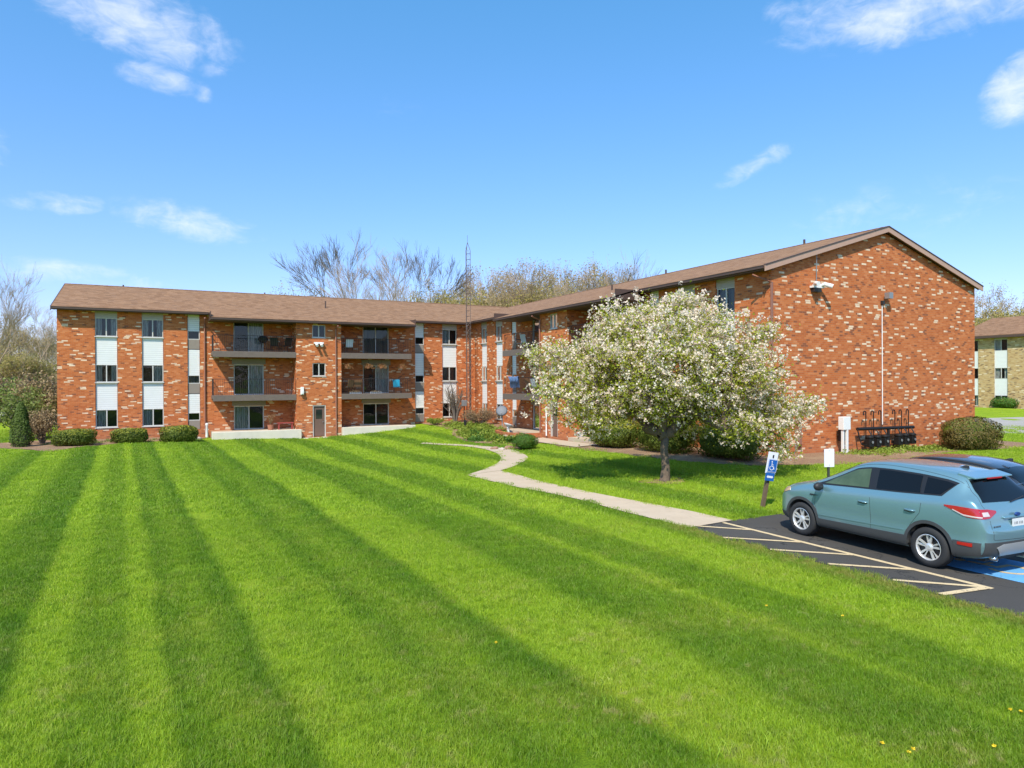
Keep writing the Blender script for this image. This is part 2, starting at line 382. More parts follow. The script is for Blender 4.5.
# ================================================================ ground
def grid_axis(lo, hi, step, far):
    a = list(np.arange(lo, hi+1e-6, step)); s = step
    x = a[-1]; r = []
    while x < far: s *= 1.45; x += s; r.append(x)
    s = step; x = a[0]; l = []
    while x > -far: s *= 1.45; x -= s; l.append(x)
    return np.array(l[::-1]+a+r)
def inpoly(x, y, poly):
    x = np.asarray(x); y = np.asarray(y); ins = np.zeros(x.shape, bool); n = len(poly); j = n-1
    for i in range(n):
        xi, yi = poly[i]; xj, yj = poly[j]
        c = ((yi > y) != (yj > y)) & (x < (xj-xi)*(y-yi)/((yj-yi)+1e-12)+xi); ins ^= c; j = i
    return ins
def pp(L): return [pix(x, y)[:2] for x, y in L]
# path outlines traced on the ground: lower branch to the lot, curved branch to the far door
def smooth(pts, n=6):
    P = [np.array(p, float) for p in pts]; out = []
    for i in range(len(P)-1):
        p0 = P[max(i-1, 0)]; p1 = P[i]; p2 = P[i+1]; p3 = P[min(i+2, len(P)-1)]
        for k in range(n):
            t = k/n; out.append(tuple(.5*((2*p1)+(-p0+p2)*t+(2*p0-5*p1+4*p2-p3)*t*t+(-p0+3*p1-3*p2+p3)*t**3)))
    out.append(tuple(P[-1])); return out
pathA_lo = smooth(pp([(466,475.5),(514,487),(548,493.5),(582,501),(630,514),(688,528.5)]))
pathA_up = smooth(pp([(500,471),(520,476),(541,482),(582,491),(630,500.5),(733,521)]))
pathB_l = smooth(pp([(466,475.5),(487,468.5),(499,462),(499,455.5),(486,450),(468,447),(446,445.5),(420,444)]))
pathB_r = smooth(pp([(500,471),(513,467),(525,461),(527,457),(518,452),(503,448.6),(470,445.4),(424,442.8)]))
pathC_l = smooth(pp([(527,456),(545,450),(556,446.5)]), 5); pathC_r = smooth(pp([(518,452),(536,447.5),(552,443)]), 5)
LOT = (10.3, 48., -26., 11.4)
BED1 = pp([(48,452),(75,448),(110,444.5),(150,442),(178,440.5),(204,438.5)])+[(3.4,46.5),(-5.5,46.6),(-8.5,44.5)]
BED2 = [(17.7,29.5),(17.5,26),(17.3,22),(17.5,19),(18.6,17.1),(20.5,16.1),(22.6,15.7),(26,15.9),(30,16.5),(34,16.2),(37.5,17.),(37.5,19),(22,19),(21.2,19),(21.2,29.5)]
BED3 = [(16.9,30.2),(15.6,31.5),(15.2,34),(15.8,37),(17,40),(17.3,43),(17.2,46.3),(21.2,46.3),(21.2,30)]
GX = grid_axis(-24, 44, .28, 2600); GY = grid_axis(-8, 62, .28, 2600)
xx, yy = np.meshgrid(GX, GY); zz = terr(xx, yy)
dl = np.minimum(xx-LOT[0], LOT[3]-yy)
zz = zz-.07*np.clip(dl/.5, 0, 1)*((xx < LOT[1]+1) & (yy > LOT[2]-1))
nx, ny = len(GX), len(GY)
vs = np.stack([xx, yy, zz], -1).reshape(-1, 3)
idx = np.arange(nx*ny).reshape(ny, nx)
fs = np.stack([idx[:-1,:-1], idx[:-1,1:], idx[1:,1:], idx[1:,:-1]], -1).reshape(-1, 4)
me = bpy.data.meshes.new('lawn'); me.from_pydata(vs.tolist(), [], fs.tolist()); me.materials.append(M['ground'])
me.polygons.foreach_set('use_smooth', [True]*len(fs))
lawn = bpy.data.objects.new('lawn', me); COL.objects.link(lawn); tag(lawn, kind='structure')
def strip(name, A, B, mat, dz, n=8, joints=False):
    m = max(len(A), len(B)); V = []; F = []
    def rs(P):
        P = np.array(P); d = np.r_[0, np.cumsum(np.linalg.norm(np.diff(P, axis=0), axis=1))]; t = np.linspace(0, d[-1], 70)
        return np.stack([np.interp(t, d, P[:, 0]), np.interp(t, d, P[:, 1])], 1)
    A, B = rs(A), rs(B)
    for a, b in zip(A, B):
        for k in range(n+1):
            p = a+(b-a)*k/n; V.append((p[0], p[1], T(p[0], p[1])+dz))
    for i in range(len(A)-1):
        for k in range(n): F.append((i*(n+1)+k, i*(n+1)+k+1, (i+1)*(n+1)+k+1, (i+1)*(n+1)+k))
    mb = MB(); mb.add(V, F); o = mb.build(name, mat, smooth=True); tag(o, kind='structure')
    return o
strip('path', pathA_lo, pathA_up, M['walk'], .020)
strip('path', pathB_l, pathB_r, M['walk'], .025)
# walk along the right wing to its door
strip('path', [(18.0,33.6),(17.8,30),(17.75,27)], [(19.4,33.2),(19.3,30),(19.2,27.2)], M['walk'], .053)
def polysheet(name, poly, mat, dz, step=.4, kind='structure'):
    xs = [p[0] for p in poly]; ys = [p[1] for p in poly]
    bm = bmesh.new(); f = bm.faces.new([bm.verts.new((x, y, 0)) for x, y in poly])
    for ax, lo, hi in ((0, min(xs), max(xs)), (1, min(ys), max(ys))):
        q = lo+step
        while q < hi:
            no = (1,0,0) if ax == 0 else (0,1,0); co = (q,0,0) if ax == 0 else (0,q,0)
            bmesh.ops.bisect_plane(bm, geom=bm.verts[:]+bm.edges[:]+bm.faces[:], plane_co=co, plane_no=no); q += step
    for v in bm.verts: v.co.z = T(v.co.x, v.co.y)+dz
    me = bpy.data.meshes.new(name); bmesh.ops.recalc_face_normals(bm, faces=bm.faces); bm.to_mesh(me); bm.free(); me.materials.append(mat)
    o = bpy.data.objects.new(name, me); COL.objects.link(o); tag(o, kind=kind); return o
def rough(poly, amp=.12, n=8):
    out = []
    for i in range(len(poly)):
        a = np.array(poly[i]); b = np.array(poly[(i+1) % len(poly)]); L = np.linalg.norm(b-a); k = max(1, int(L/.5))
        for j in range(k):
            p = a+(b-a)*j/k; out.append((p[0]+random.uniform(-amp, amp), p[1]+random.uniform(-amp, amp)))
    return out
polysheet('mulch_bed', rough(BED1), M['mulch'], .018)
polysheet('mulch_bed', rough(BED2), M['mulch'], .018)
polysheet('garden_bed', rough(BED3), M['mulch'], .018)
# parking lot: wavering near edge
edge = [(10.3+.05*math.sin(i*1.7)+random.uniform(-.04,.04), 11.2-i*.4) for i in range(94)]
lotpoly = [(11.45,11.42),(10.9,11.42)]+[(10.42,11.3)]+edge[1:]+[(48,-26.2),(48,11.4)]+[(x, 11.4+.05*math.sin(x*2.3)) for x in np.arange(47,12,-1.)]
mb = MB(); mb.prism(lotpoly, -.12, .006); lot = mb.build('parking_lot', M['asphalt']); tag(lot, kind='structure')
def flatline(name, a, b, w, mat, z, ext=0):
    a = Vector((*a, 0)); b = Vector((*b, 0)); d = (b-a).normalized(); n = Vector((-d.y, d.x, 0))*w/2; K = max(2, int((b-a).length/.12)); V = []
    for i in range(K+1):
        p = a+(b-a)*i/K; e = random.uniform(.88, 1.06); V += [p+n*e, p-n*random.uniform(.88, 1.06)]
    mb = MB(); mb.add([(q.x, q.y, z) for q in V], [(2*i, 2*i+1, 2*i+3, 2*i+2) for i in range(K)]); o = mb.build(name, mat); tag(o, kind='structure'); return o
flatline('painted_line', (11.34,11.28), (11.28,5.72), .11, M['line'], .011)
for a, b in [((10.56,11.28),(11.3,10.42)), ((10.24,10.2),(11.26,9.17)), ((10.28,9.04),(11.26,8.04)), ((10.34,7.85),(11.26,6.92)), ((10.4,6.72),(11.24,5.84))]:
    flatline('painted_line', a, b, .10, M['line'], .015)
flatline('painted_line', (10.3,5.92), (11.25,5.78), .12, M['line'], .019)
for u in (13.8, 16.3, 18.8, 21.3): flatline('painted_line', (u,11.2), (u-.04,5.9), .11, M['line'], .011)
# blue wheelchair field on the asphalt
mb = MB(); q = .008
BX0, BX1, BY0, BY1 = 12.0, 13.35, 5.62, 7.2
mb.add([(BX0,BY0,.012),(BX1,BY0,.012),(BX1,BY1,.012),(BX0,BY1,.012)], [(0,1,2,3)]); o = mb.build('blue_pavement_marking', M['bluepaint']); tag(o, kind='structure')
mb = MB()
def ring2(mb, cx, cy, r0, r1, a0, a1, z, n=20):
    V = []
    for i in range(n+1):
        a = a0+(a1-a0)*i/n; V += [(cx+r0*math.cos(a), cy+r0*math.sin(a), z), (cx+r1*math.cos(a), cy+r1*math.sin(a), z)]
    mb.add(V, [(2*i, 2*i+1, 2*i+3, 2*i+2) for i in range(n)])
def seg2(mb, a, b, w, z):
    a = Vector((*a, 0)); b = Vector((*b, 0)); d = (b-a).normalized(); n = Vector((-d.y, d.x, 0))*w/2
    mb.add([(a.x+n.x, a.y+n.y, z),(b.x+n.x, b.y+n.y, z),(b.x-n.x, b.y-n.y, z),(a.x-n.x, a.y-n.y, z)], [(0,1,2,3)])
def isa(mb, cx, cy, s, z):
    """wheelchair symbol, s = height"""
    ring2(mb, cx-.02*s, cy-.20*s, .20*s, .27*s, R(-220), R(20), z)
    ring2(mb, cx-.08*s, cy+.42*s, 0.001, .075*s, 0, 2*math.pi, z)
    seg2(mb, (cx-.07*s, cy+.32*s), (cx-.04*s, cy-.08*s), .075*s, z+.0006); seg2(mb, (cx-.06*s, cy+.12*s), (cx+.16*s, cy+.10*s), .06*s, z+.0012)
    seg2(mb, (cx-.05*s, cy-.07*s), (cx+.19*s, cy-.09*s), .075*s, z+.0018); seg2(mb, (cx+.18*s, cy-.06*s), (cx+.29*s, cy-.36*s), .07*s, z+.0024)
isa(mb, 12.68, 6.4, 1.2, .016); o = mb.build('wheelchair_pavement_symbol', M['line']); tag(o, kind='structure')
# far drive on the right and the road on the left
def flatquad(name, P, mat, dz):
    polysheet(name, P, mat, dz, step=3.)
flatquad('road', pp([(950,433.5),(1500,433),(1500,419.5),(950,419.5)]), M['road'], .03)
flatquad('road', [(-60,42),(-14,66),(-16,71),(-62,47)], M['road'], .03)
# ================================================================ red brick apartment building
G = 'windows of the brick apartment building'
apt = empty('apartment_building', (21, 46.1, 0), 'L-shaped three-storey red brick apartment building with cream-flecked walls and a brown shingle roof', 'apartment building')
def W(ax, plane, a, n, z):
    """a along the wall, n into the wall"""
    return (a, plane+n, z) if ax == 'v' else (plane+n, a, z)
def wbox(mb, ax, plane, a0, a1, n0, n1, z0, z1, m=0):
    p = W(ax, plane, a0, n0, z0); q = W(ax, plane, a1, n1, z1)
    return mb.box(p[0], q[0], p[1], q[1], p[2], q[2], m)
def window(ax, plane, a0, a1, z0, z1, par, n=.12, mull=1, drape=0, name='window', hz=False, fw=.045):
    """frame with sashes; pane and drapes are its sub-parts"""
    mb = MB()
    wbox(mb, ax, plane, a0, a0+fw, n-.03, n+.06, z0, z1); wbox(mb, ax, plane, a1-fw, a1, n-.03, n+.06, z0, z1)
    wbox(mb, ax, plane, a0+fw, a1-fw, n-.03, n+.06, z0, z0+fw); wbox(mb, ax, plane, a0+fw, a1-fw, n-.03, n+.06, z1-fw, z1)
    for k in range(mull):
        c = a0+(a1-a0)*(k+1)/(mull+1); wbox(mb, ax, plane, c-.03, c+.03, n-.022, n+.05, z0+fw, z1-fw)
    if hz: wbox(mb, ax, plane, a0+fw, a1-fw, n-.02, n+.05, (z0+z1)/2-.02, (z0+z1)/2+.02)
    w = mb.build(name, M['frame'], par)
    mb = MB(); P = [W(ax, plane, a0+fw/2, n+.02, z0+fw/2), W(ax, plane, a1-fw/2, n+.02, z0+fw/2), W(ax, plane, a1-fw/2, n+.02, z1-fw/2), W(ax, plane, a0+fw/2, n+.02, z1-fw/2)]
    mb.add(P, [(0,1,2,3)]); mb.build('pane', M['glass'], w)
    # drapes hang in folds behind the pane
    if drape:
        if drape == 1: sp = [(a0+.02, a0+(a1-a0)*.30), (a1-(a1-a0)*.30, a1-.02)]
        elif drape == 2: sp = [((a0+a1)/2+.03, a1-.02)]
        elif drape == 3: sp = [(a0+.02, (a0+a1)/2-.03)]
        else: sp = [(a0+.02, a1-.02)]
        mb = MB()
        for s0, s1 in sp:
            k = max(6, int((s1-s0)/.03)); V = []
            for i in range(k+1):
                a = s0+(s1-s0)*i/k; nn = n+.14+.022*math.sin(i*1.9+a*5)
                V += [W(ax, plane, a, nn, z0+.03), W(ax, plane, a, nn, z1-.02)]
            mb.add(V, [(2*i, 2*i+1, 2*i+3, 2*i+2) for i in range(k)])
        mb.build('drapes', M['curtain' if drape != 4 else 'blind'], w, smooth=True)
    return w
def column(ax, plane, a0, a1, kind, par, dr=(1, 4, 2)):
    """full-height recess of header, windows and white siding panels"""
    n = .09
    if kind == 'wide':
        Z = [('h', 6.95, 7.34), ('w', 5.87, 6.95), ('s', 4.24, 5.87), ('w', 3.2, 4.24), ('s', 1.62, 3.2), ('w', .58, 1.62)]
    elif kind == 'bare':
        Z = [('h', 6.95, 7.34), ('w', 5.87, 6.95), ('s', 4.24, 5.87), ('w', 3.2, 4.24), ('s', 1.62, 3.2), ('w', .58, 1.62)]
    else:
        Z = [('s', 6.34, 7.34), ('w', 5.8, 6.34), ('p', 5.22, 5.8), ('s', 3.62, 5.18), ('w', 3.1, 3.62), ('p', 2.5, 3.1), ('s', 1.32, 2.46), ('w', .83, 1.32), ('p', .3, .83)]
    k = 0
    for t_, z0, z1 in Z:
        if t_ == 'h': wbox(MB(), ax, plane, a0, a1, n-.05, n+.1, z0, z1).build('header_panel', M['header'], par)
        elif t_ == 's': wbox(MB(), ax, plane, a0+.02, a1-.02, n, n+.12, z0, z1).build('siding_panel', M['siding'], par)
        elif t_ == 'p': wbox(MB(), ax, plane, a0+.02, a1-.02, n-.02, n+.12, z0, z1).build('vent_panel', M['trim'], par)
        else:
            window(ax, plane, a0+.01, a1-.01, z0, z1, par, n=.1, mull=1 if kind != 'narrow' else 0, drape=dr[k % 3], hz=False); k += 1
            if kind != 'narrow':
                wbox(MB(), ax, plane, a0-.03, a1+.03, -.03, .085, z0-.05, z0).build('sill', M['frame'], par)
def piers(mb, ax, plane, a0, a1, cols, th=.3, z0=-1.2, z1=7.45):
    a = a0
    for c0, c1 in cols:
        wbox(mb, ax, plane, a, c0, 0, th, z0, z1); a = c1
        # brick below the lowest window
        wbox(mb, ax, plane, c0, c1, .02, th-.02, z0, .55 if c1-c0 > .9 else .28)
    wbox(mb, ax, plane, a, a1, 0, th, z0, z1)
wall = MB()
LC = [(-2.74,-1.62), (-.36,.78), (2.09,2.78)]; LC2 = [(16.72,17.42), (18.8,19.95)]
RC = [(20.22,21.27), (22.5,23.62), (24.9,25.6)]; RC2 = [(38.9,39.6), (40.84,41.9), (43.24,44.2)]
piers(wall, 'v', 46.1, -4.58, 3.36, LC); piers(wall, 'v', 46.1, 16.0, 21.0, LC2)
piers(wall, 'u', 21.0, 18.7, 25.75, RC); piers(wall, 'u', 21.0, 38.15, 46.1, RC2)
def holes_wall(mb, ax, plane, a0, a1, holes, z0=-1.2, z1=7.45, th=.3, n0=0):
    """holes (a0,a1,z0,z1) must not overlap in a unless they share their a-range"""
    byc = {}
    for h in holes: byc.setdefault((h[0], h[1]), []).append((h[2], h[3]))
    a = a0
    for (h0, h1), zs in sorted(byc.items()):
        wbox(mb, ax, plane, a, h0, n0, n0+th, z0, z1); a = h1; z = z0
        for q0, q1 in sorted(zs): wbox(mb, ax, plane, h0, h1, n0, n0+th, z, q0); z = q1
        wbox(mb, ax, plane, h0, h1, n0, n0+th, z, z1)
    wbox(mb, ax, plane, a, a1, n0, n0+th, z0, z1)
DZ = [(5.06, 7.0), (2.38, 4.30), (.18, 1.68)]
def balcony_bay(ax, plane, a0, a1, d0, d1, dr):
    holes_wall(wall, ax, plane, a0, a1, [(d0, d1, z0, z1) for z0, z1 in DZ])
    for (z0, z1), k in zip(DZ, dr):
        w = window(ax, plane, d0, d1, z0, z1, apt, n=.1, mull=1, drape=k, name='sliding_door', fw=.06)
    for z0, z1 in ((4.31, 4.66), (1.69, 1.98)): wbox(MB(), ax, plane, d0-.1, d1+.1, -.05, -.002, z0, z1).build('header_panel', M['trim'], apt)
balcony_bay('v', 46.1, 3.36, 8.27, 4.7, 6.5, (2, 2, 3)); balcony_bay('v', 46.1, 11.1, 16.0, 12.95, 14.79, (4, 2, 0))
balcony_bay('u', 21.0, 25.75, 30.6, 27.3, 29.1, (4, 2, 4)); balcony_bay('u', 21.0, 33.45, 38.15, 35.0, 36.85, (3, 4, 0))
# projecting stair bays with small windows and a door
def stair_bay(ax, plane, a0, a1, w0, w1, d0, d1, dz, zs, spout, door_lab):
    holes_wall(wall, ax, plane, a0, a1, [(w0, w1, zs[0][0], zs[0][1]), (w0, w1, zs[1][0], zs[1][1]), (w0, w1, dz, dz+2.03)], z1=7.08)
    wbox(wall, ax, plane, a0, a0+.3, .3, 1.5, -1.2, 7.08); wbox(wall, ax, plane, a1-.3, a1, .3, 1.5, -1.2, 7.08)
    for z0, z1 in zs:
        window(ax, plane, w0, w1, z0, z1, apt, n=.06, mull=1, drape=0)
        wbox(MB(), ax, plane, w0-.04, w1+.04, -.035, .02, z0-.05, z0-.003).build('sill', M['frame'], apt)
    # steel door with a small pane
    mb = MB(); wbox(mb, ax, plane, w0+.06, w1-.06, .10, .15, dz+.03, dz+1.96)
    d = mb.build('entrance_door', M['door'], apt); bevel(d, .006)
    mb = MB(); wbox(mb, ax, plane, w0, w0+.055, .02, .16, dz, dz+2.03); wbox(mb, ax, plane, w1-.055, w1, .02, .16, dz, dz+2.03); wbox(mb, ax, plane, w0+.055, w1-.055, .02, .16, dz+1.97, dz+2.03)
    mb.build('door_frame', M['frame'], d)
    mb = MB(); m = (w0+w1)/2; wbox(mb, ax, plane, m-.2, m+.2, .092, .099, dz+1.15, dz+1.75); mb.build('pane', M['interior_glass'], d)
    mb = MB(); wbox(mb, ax, plane, w1-.15, w1-.11, .04, .1, dz+.92, dz+.97); wbox(mb, ax, plane, w1-.22, w1-.11, .04, .055, dz+.93, dz+.96); mb.build('door_handle', M['galv'], d)
    return d
t = NT('tinted_glass'); M['interior_glass'] = t.out(t.pbr((.02,.025,.025), .05, spec=.8))
stair_bay('v', 44.7, 8.27, 11.12, 9.27, 10.1, 9.27, 10.1, -.36, [(6.03,6.84),(3.55,4.38)], 0, '')
stair_bay('u', 19.6, 30.6, 33.45, 31.6, 32.35, 31.6, 32.35, .08, [(6.03,6.84),(3.55,4.38)], 0, '')
# ends and backs
wall.box(-4.58, -4.28, 46.4, 59.9, -1.2, 7.45); wall.box(-4.58, 34.8, 59.6, 59.9, -1.2, 7.45)
wall.box(34.5, 34.8, 18.7, 59.6, -1.2, 7.45); wall.box(21.0, 34.8, 18.4, 18.7, -1.2, 7.45)
# gable triangles
sl = .295
for (P, Q) in (((21.0,18.4,34.8), 0),):
    a, v, b = P; m = (a+b)/2; zt = 7.45+sl*6.9-.03
    wall.add([(a,v,7.45),(b,v,7.45),(m,v,zt),(a,v+.3,7.45),(b,v+.3,7.45),(m,v+.3,zt)], [(0,1,2),(3,5,4),(0,2,5,3),(1,4,5,2)])
wall.add([(-4.58,46.1,7.45),(-4.58,59.9,7.45),(-4.58,53,zt),(-4.28,46.1,7.45),(-4.28,59.9,7.45),(-4.28,53,zt)], [(0,1,2),(3,5,4),(0,2,5,3),(1,4,5,2)])
wall.build('brick_wall', M['brick'], apt)
for (a0, a1), k, dr in zip(LC+LC2, ('wide','wide','narrow','narrow','wide'), ((1,1,3),(1,2,3),(0,4,0),(0,0,4),(3,4,0))): column('v', 46.1, a0, a1, k, apt, dr)
for (a0, a1), k, dr in zip(RC+RC2, ('wide','wide','narrow','narrow','wide','wide'), ((4,1,2),(4,3,1),(0,4,0),(0,0,4),(3,4,0),(1,2,0))): column('u', 21.0, a0, a1, k, apt, dr)
# dark rooms behind the glass
mb = MB(); mb.box(-4.2, 20.9, 46.52, 59.5, -1, 7.3); mb.box(21.42, 34.4, 18.8, 59.5, -1, 7.3); mb.box(8.6, 10.8, 45.05, 46.5, -1, 6.9); mb.box(19.95, 21.4, 30.95, 33.1, -1, 6.9)
mb.build('rooms', M['interior'], apt)
# ---- roof
def roof_slab(mb, quad, th=.07):
    """top faces given; a thin slab below them"""
    n = len(quad); lo = [(x, y, z-th) for x, y, z in quad]
    mb.add(list(quad)+lo, [tuple(range(n)), tuple(range(n, 2*n))[::-1]]+[(i, n+i, n+(i+1) % n, (i+1) % n) for i in range(n)])
RZ = 7.63                                 # roof height above the wall plane
def zl(y): return RZ+sl*(y-46.1) if y <= 53 else RZ+sl*(59.9-y)
def zr(x): return RZ+sl*(x-21.0) if x <= 27.9 else RZ+sl*(34.8-x)
mb = MB()
e = .5
roof_slab(mb, [(-4.8,45.6,zl(45.6)),(3.25,45.6,zl(45.6)),(3.25,53,zl(53)),(-4.8,53,zl(53))])
roof_slab(mb, [(3.25,44.2,zl(44.2)),(16.1,44.2,zl(44.2)),(16.1,53,zl(53)),(3.25,53,zl(53))])
roof_slab(mb, [(16.1,45.6,zl(45.6)),(20.52,45.6,zl(45.6)),(27.9,53,zl(53)-.015),(16.1,53,zl(53))])
roof_slab(mb, [(-4.8,53,zl(53)),(27.9,53,zl(53)),(27.9,60.4,zl(60.4)),(-4.8,60.4,zl(60.4))])
mb.build('roof', M['shingle'], apt)
mb = MB(); g0 = 18.2
roof_slab(mb, [(20.5,g0,zr(20.5)),(27.9,g0,zr(27.9)),(27.9,25.7,zr(27.9)),(20.5,25.7,zr(20.5))])
roof_slab(mb, [(19.1,25.7,zr(19.1)),(27.9,25.7,zr(27.9)),(27.9,38.3,zr(27.9)),(19.1,38.3,zr(19.1))])
roof_slab(mb, [(20.5,38.3,zr(20.5)),(27.9,38.3,zr(27.9)),(27.9,53.0,zr(27.9)),(20.5,45.6,zr(20.5))])
roof_slab(mb, [(27.9,g0,zr(27.9)),(35.05,g0,zr(35.05)),(35.05,60.4,zr(35.05)),(27.9,60.4,zr(27.9))])
mb.build('roof', M['shingle'], apt)
# ridge caps
mb = MB()
for i in range(109):
    x = -4.8+i*.3; mb.add([(x,52.86,zl(52.86)+.014),(x+.33,52.86,zl(52.86)+.022),(x+.33,53,zl(53)+.03),(x,53,zl(53)+.022),(x,53.14,zl(53.14)+.014),(x+.33,53.14,zl(53.14)+.022)], [(0,1,2,3),(3,2,5,4)])
for i in range(117):
    y = g0+i*.3; mb.add([(27.76,y,zr(27.76)+.014),(27.76,y+.33,zr(27.76)+.022),(27.9,y+.33,zr(27.9)+.03),(27.9,y,zr(27.9)+.022),(28.04,y,zr(28.04)+.014),(28.04,y+.33,zr(28.04)+.022)], [(0,1,2,3),(3,2,5,4)])
mb.build('ridge_cap', M['shingle'], apt)
# soffits, fascia boards, gutters
so = MB(); fa = MB(); gu = MB()
def eave(ax, a0, a1, edge, plane, z):
    """edge = eave line, plane = wall line"""
    wbox(so, ax, 0, a0, a1, edge+.04, plane+.02, z-.16, z-.135)
    wbox(fa, ax, 0, a0, a1, edge+.002, edge+.038, z-.19, z-.073)
    wbox(gu, ax, 0, a0, a1, edge-.10, edge-.002, z-.145, z-.045)
    wbox(gu, ax, 0, a0, a1, edge-.112, edge-.101, z-.055, z-.035)
eave('v', -4.78, 3.24, 45.6, 46.1, zl(45.6)); eave('v', 3.26, 16.09, 44.2, 46.1, zl(44.2)); eave('v', 16.11, 20.4, 45.6, 46.1, zl(45.6))
eave('u', g0+.02, 25.69, 20.5, 21, zr(20.5)); eave('u', 25.71, 38.29, 19.1, 21, zr(19.1)); eave('u', 38.31, 45.48, 20.5, 21, zr(20.5))
fa.box(3.25, 3.28, 44.2, 45.6, 6.93, 7.41); fa.box(16.07, 16.1, 44.2, 45.6, 6.93, 7.41); fa.box(19.1, 20.5, 25.7, 25.73, 6.93, 7.41); fa.box(19.1, 20.5, 38.27, 38.3, 6.93, 7.41)
so.build('soffit', M['soffit'], apt); fa.build('fascia', M['fascia'], apt); gu.build('gutter', M['fascia'], apt)
# sloping rake boards and rake soffits on the gable ends
def rake(pts, th, dz0, dz1, name, mat):
    mb = MB()
    for (p, q) in pts:
        d = th; P = [p, q, (q[0]+d[0], q[1]+d[1], q[2]), (p[0]+d[0], p[1]+d[1], p[2])]
        mb.add([(x, y, z+dz0) for x, y, z in P]+[(x, y, z+dz1) for x, y, z in P], [(3,2,1,0),(4,5,6,7),(0,1,5,4),(1,2,6,5),(2,3,7,6),(3,0,4,7)])
    mb.build(name, mat, apt)
gp = [((20.45,g0-.035,zr(20.45)), (27.9,g0-.035,zr(27.9))), ((27.9,g0-.035,zr(27.9)), (35.1,g0-.035,zr(35.1)))]
rake(gp, (0,.033), -.24, -.02, 'rake_board', M['rake'])
rake([((20.45,g0-.06,zr(20.45)), (27.9,g0-.06,zr(27.9))), ((27.9,g0-.06,zr(27.9)), (35.1,g0-.06,zr(35.1)))], (0,.1), -.018, .018, 'drip_edge', M['fascia'])
rake([((20.5,g0,zr(20.5)), (27.9,g0,zr(27.9))), ((27.9,g0,zr(27.9)), (35.05,g0,zr(35.05)))], (0,.197), -.16, -.13, 'rake_soffit', M['soffit'])
rake([((-4.83,45.55,zl(45.55)), (-4.83,53,zl(53))), ((-4.83,53,zl(53)), (-4.83,60.4,zl(60.4)))], (.033,0), -.24, .01, 'rake_board', M['fascia'])
rake([((-4.8,45.6,zl(45.6)), (-4.8,53,zl(53))), ((-4.8,53,zl(53)), (-4.8,60.4,zl(60.4)))], (.22,0), -.16, -.13, 'rake_soffit', M['soffit'])
# vent pipes on the roofs
for (x, y, h) in ((-1.5,53.2,.2),(7.6,53.2,.2),(12.3,53.2,.2),(11.0,48.6,.5),(21.5,53.1,.2)):
    MB().tube([(x,y,zl(y)-.1),(x,y,zl(y)+h)], .05, 8).build('vent_pipe', M['fascia'], apt)
for (x, y, h) in ((28.0,36.2,.25),(28.0,32.5,.3),(28.0,22.5,.28),(23.2,31.5,.3)):
    MB().tube([(x,y,zr(x)-.1),(x,y,zr(x)+h)], .055, 8).build('vent_pipe', M['fascia'], apt)
# ---- balconies: beam-fronted slab and iron railing
def balcony(ax, plane, front, a0, a1, z0, z1):
    mb = MB(); wbox(mb, ax, 0, a0, a1, front, plane-.003, z0+.12, z1)
    wbox(mb, ax, 0, a0-.01, a1+.01, front-.06, front-.002, z0, z1+.015)
    s = mb.build('balcony', M['slab'], apt); bevel(s, .01)
    mb = MB(); k = int((a1-a0)/.125)
    f = front+.03
    for i in range(k+1):
        a = a0+.03+(a1-a0-.06)*i/k; r = .011 if i % 12 else .02
        wbox(mb, ax, 0, a-r*.6, a+r*.6, f-r*.6, f+r*.6, z1+.018, z1+.98)
    wbox(mb, ax, 0, a0+.02, a1-.02, f-.02, f+.02, z1+.98, z1+1.01); wbox(mb, ax, 0, a0+.02, a1-.02, f-.012, f+.012, z1+.08, z1+.10)
    for s_ in ((a0+.04,),):
        for j in range(1, 10):
            n = f+(plane-f)*j/10; wbox(mb, ax, 0, s_[0]-.006, s_[0]+.006, n-.006, n+.006, z1+.002, z1+.98)
        wbox(mb, ax, 0, s_[0]-.018, s_[0]+.018, f, plane-.01, z1+.98, z1+1.01)
    mb.build('railing', M['rail'], s)
for a0, a1 in ((3.4, 8.25), (11.14, 15.95)):
    balcony('v', 46.1, 44.76, a0, a1, 4.70, 5.05); balcony('v', 46.1, 44.76, a0, a1, 2.02, 2.37)
for a0, a1 in ((25.8, 30.58), (33.47, 38.1)):
    balcony('u', 21, 19.66, a0, a1, 4.70, 5.05); balcony('u', 21, 19.66, a0, a1, 2.02, 2.37)
# pale foundation walls in front of the ground-floor patios
mb = MB(); mb.box(3.3, 8.5, 44.35, 44.66, -1, .17); o = mb.build('foundation_wall', M['found'], apt); bevel(o, .02)
mb = MB(); mb.box(11.12, 16.1, 44.35, 44.66, -1, .19); o = mb.build('foundation_wall', M['found'], apt); bevel(o, .02)
for q in ((3.36,8.27,44.66,46.1),(11.1,16.0,44.66,46.1),(19.62,21,33.45,38.1),(19.62,21,25.8,30.6)): MB().box(*q, -1, .16).build('patio_slab', M['walk'], apt)
mb = MB(); mb.box(8.6, 11.0, 43.7, 44.68, -1, -.39); mb.build('door_step', M['found'], apt)
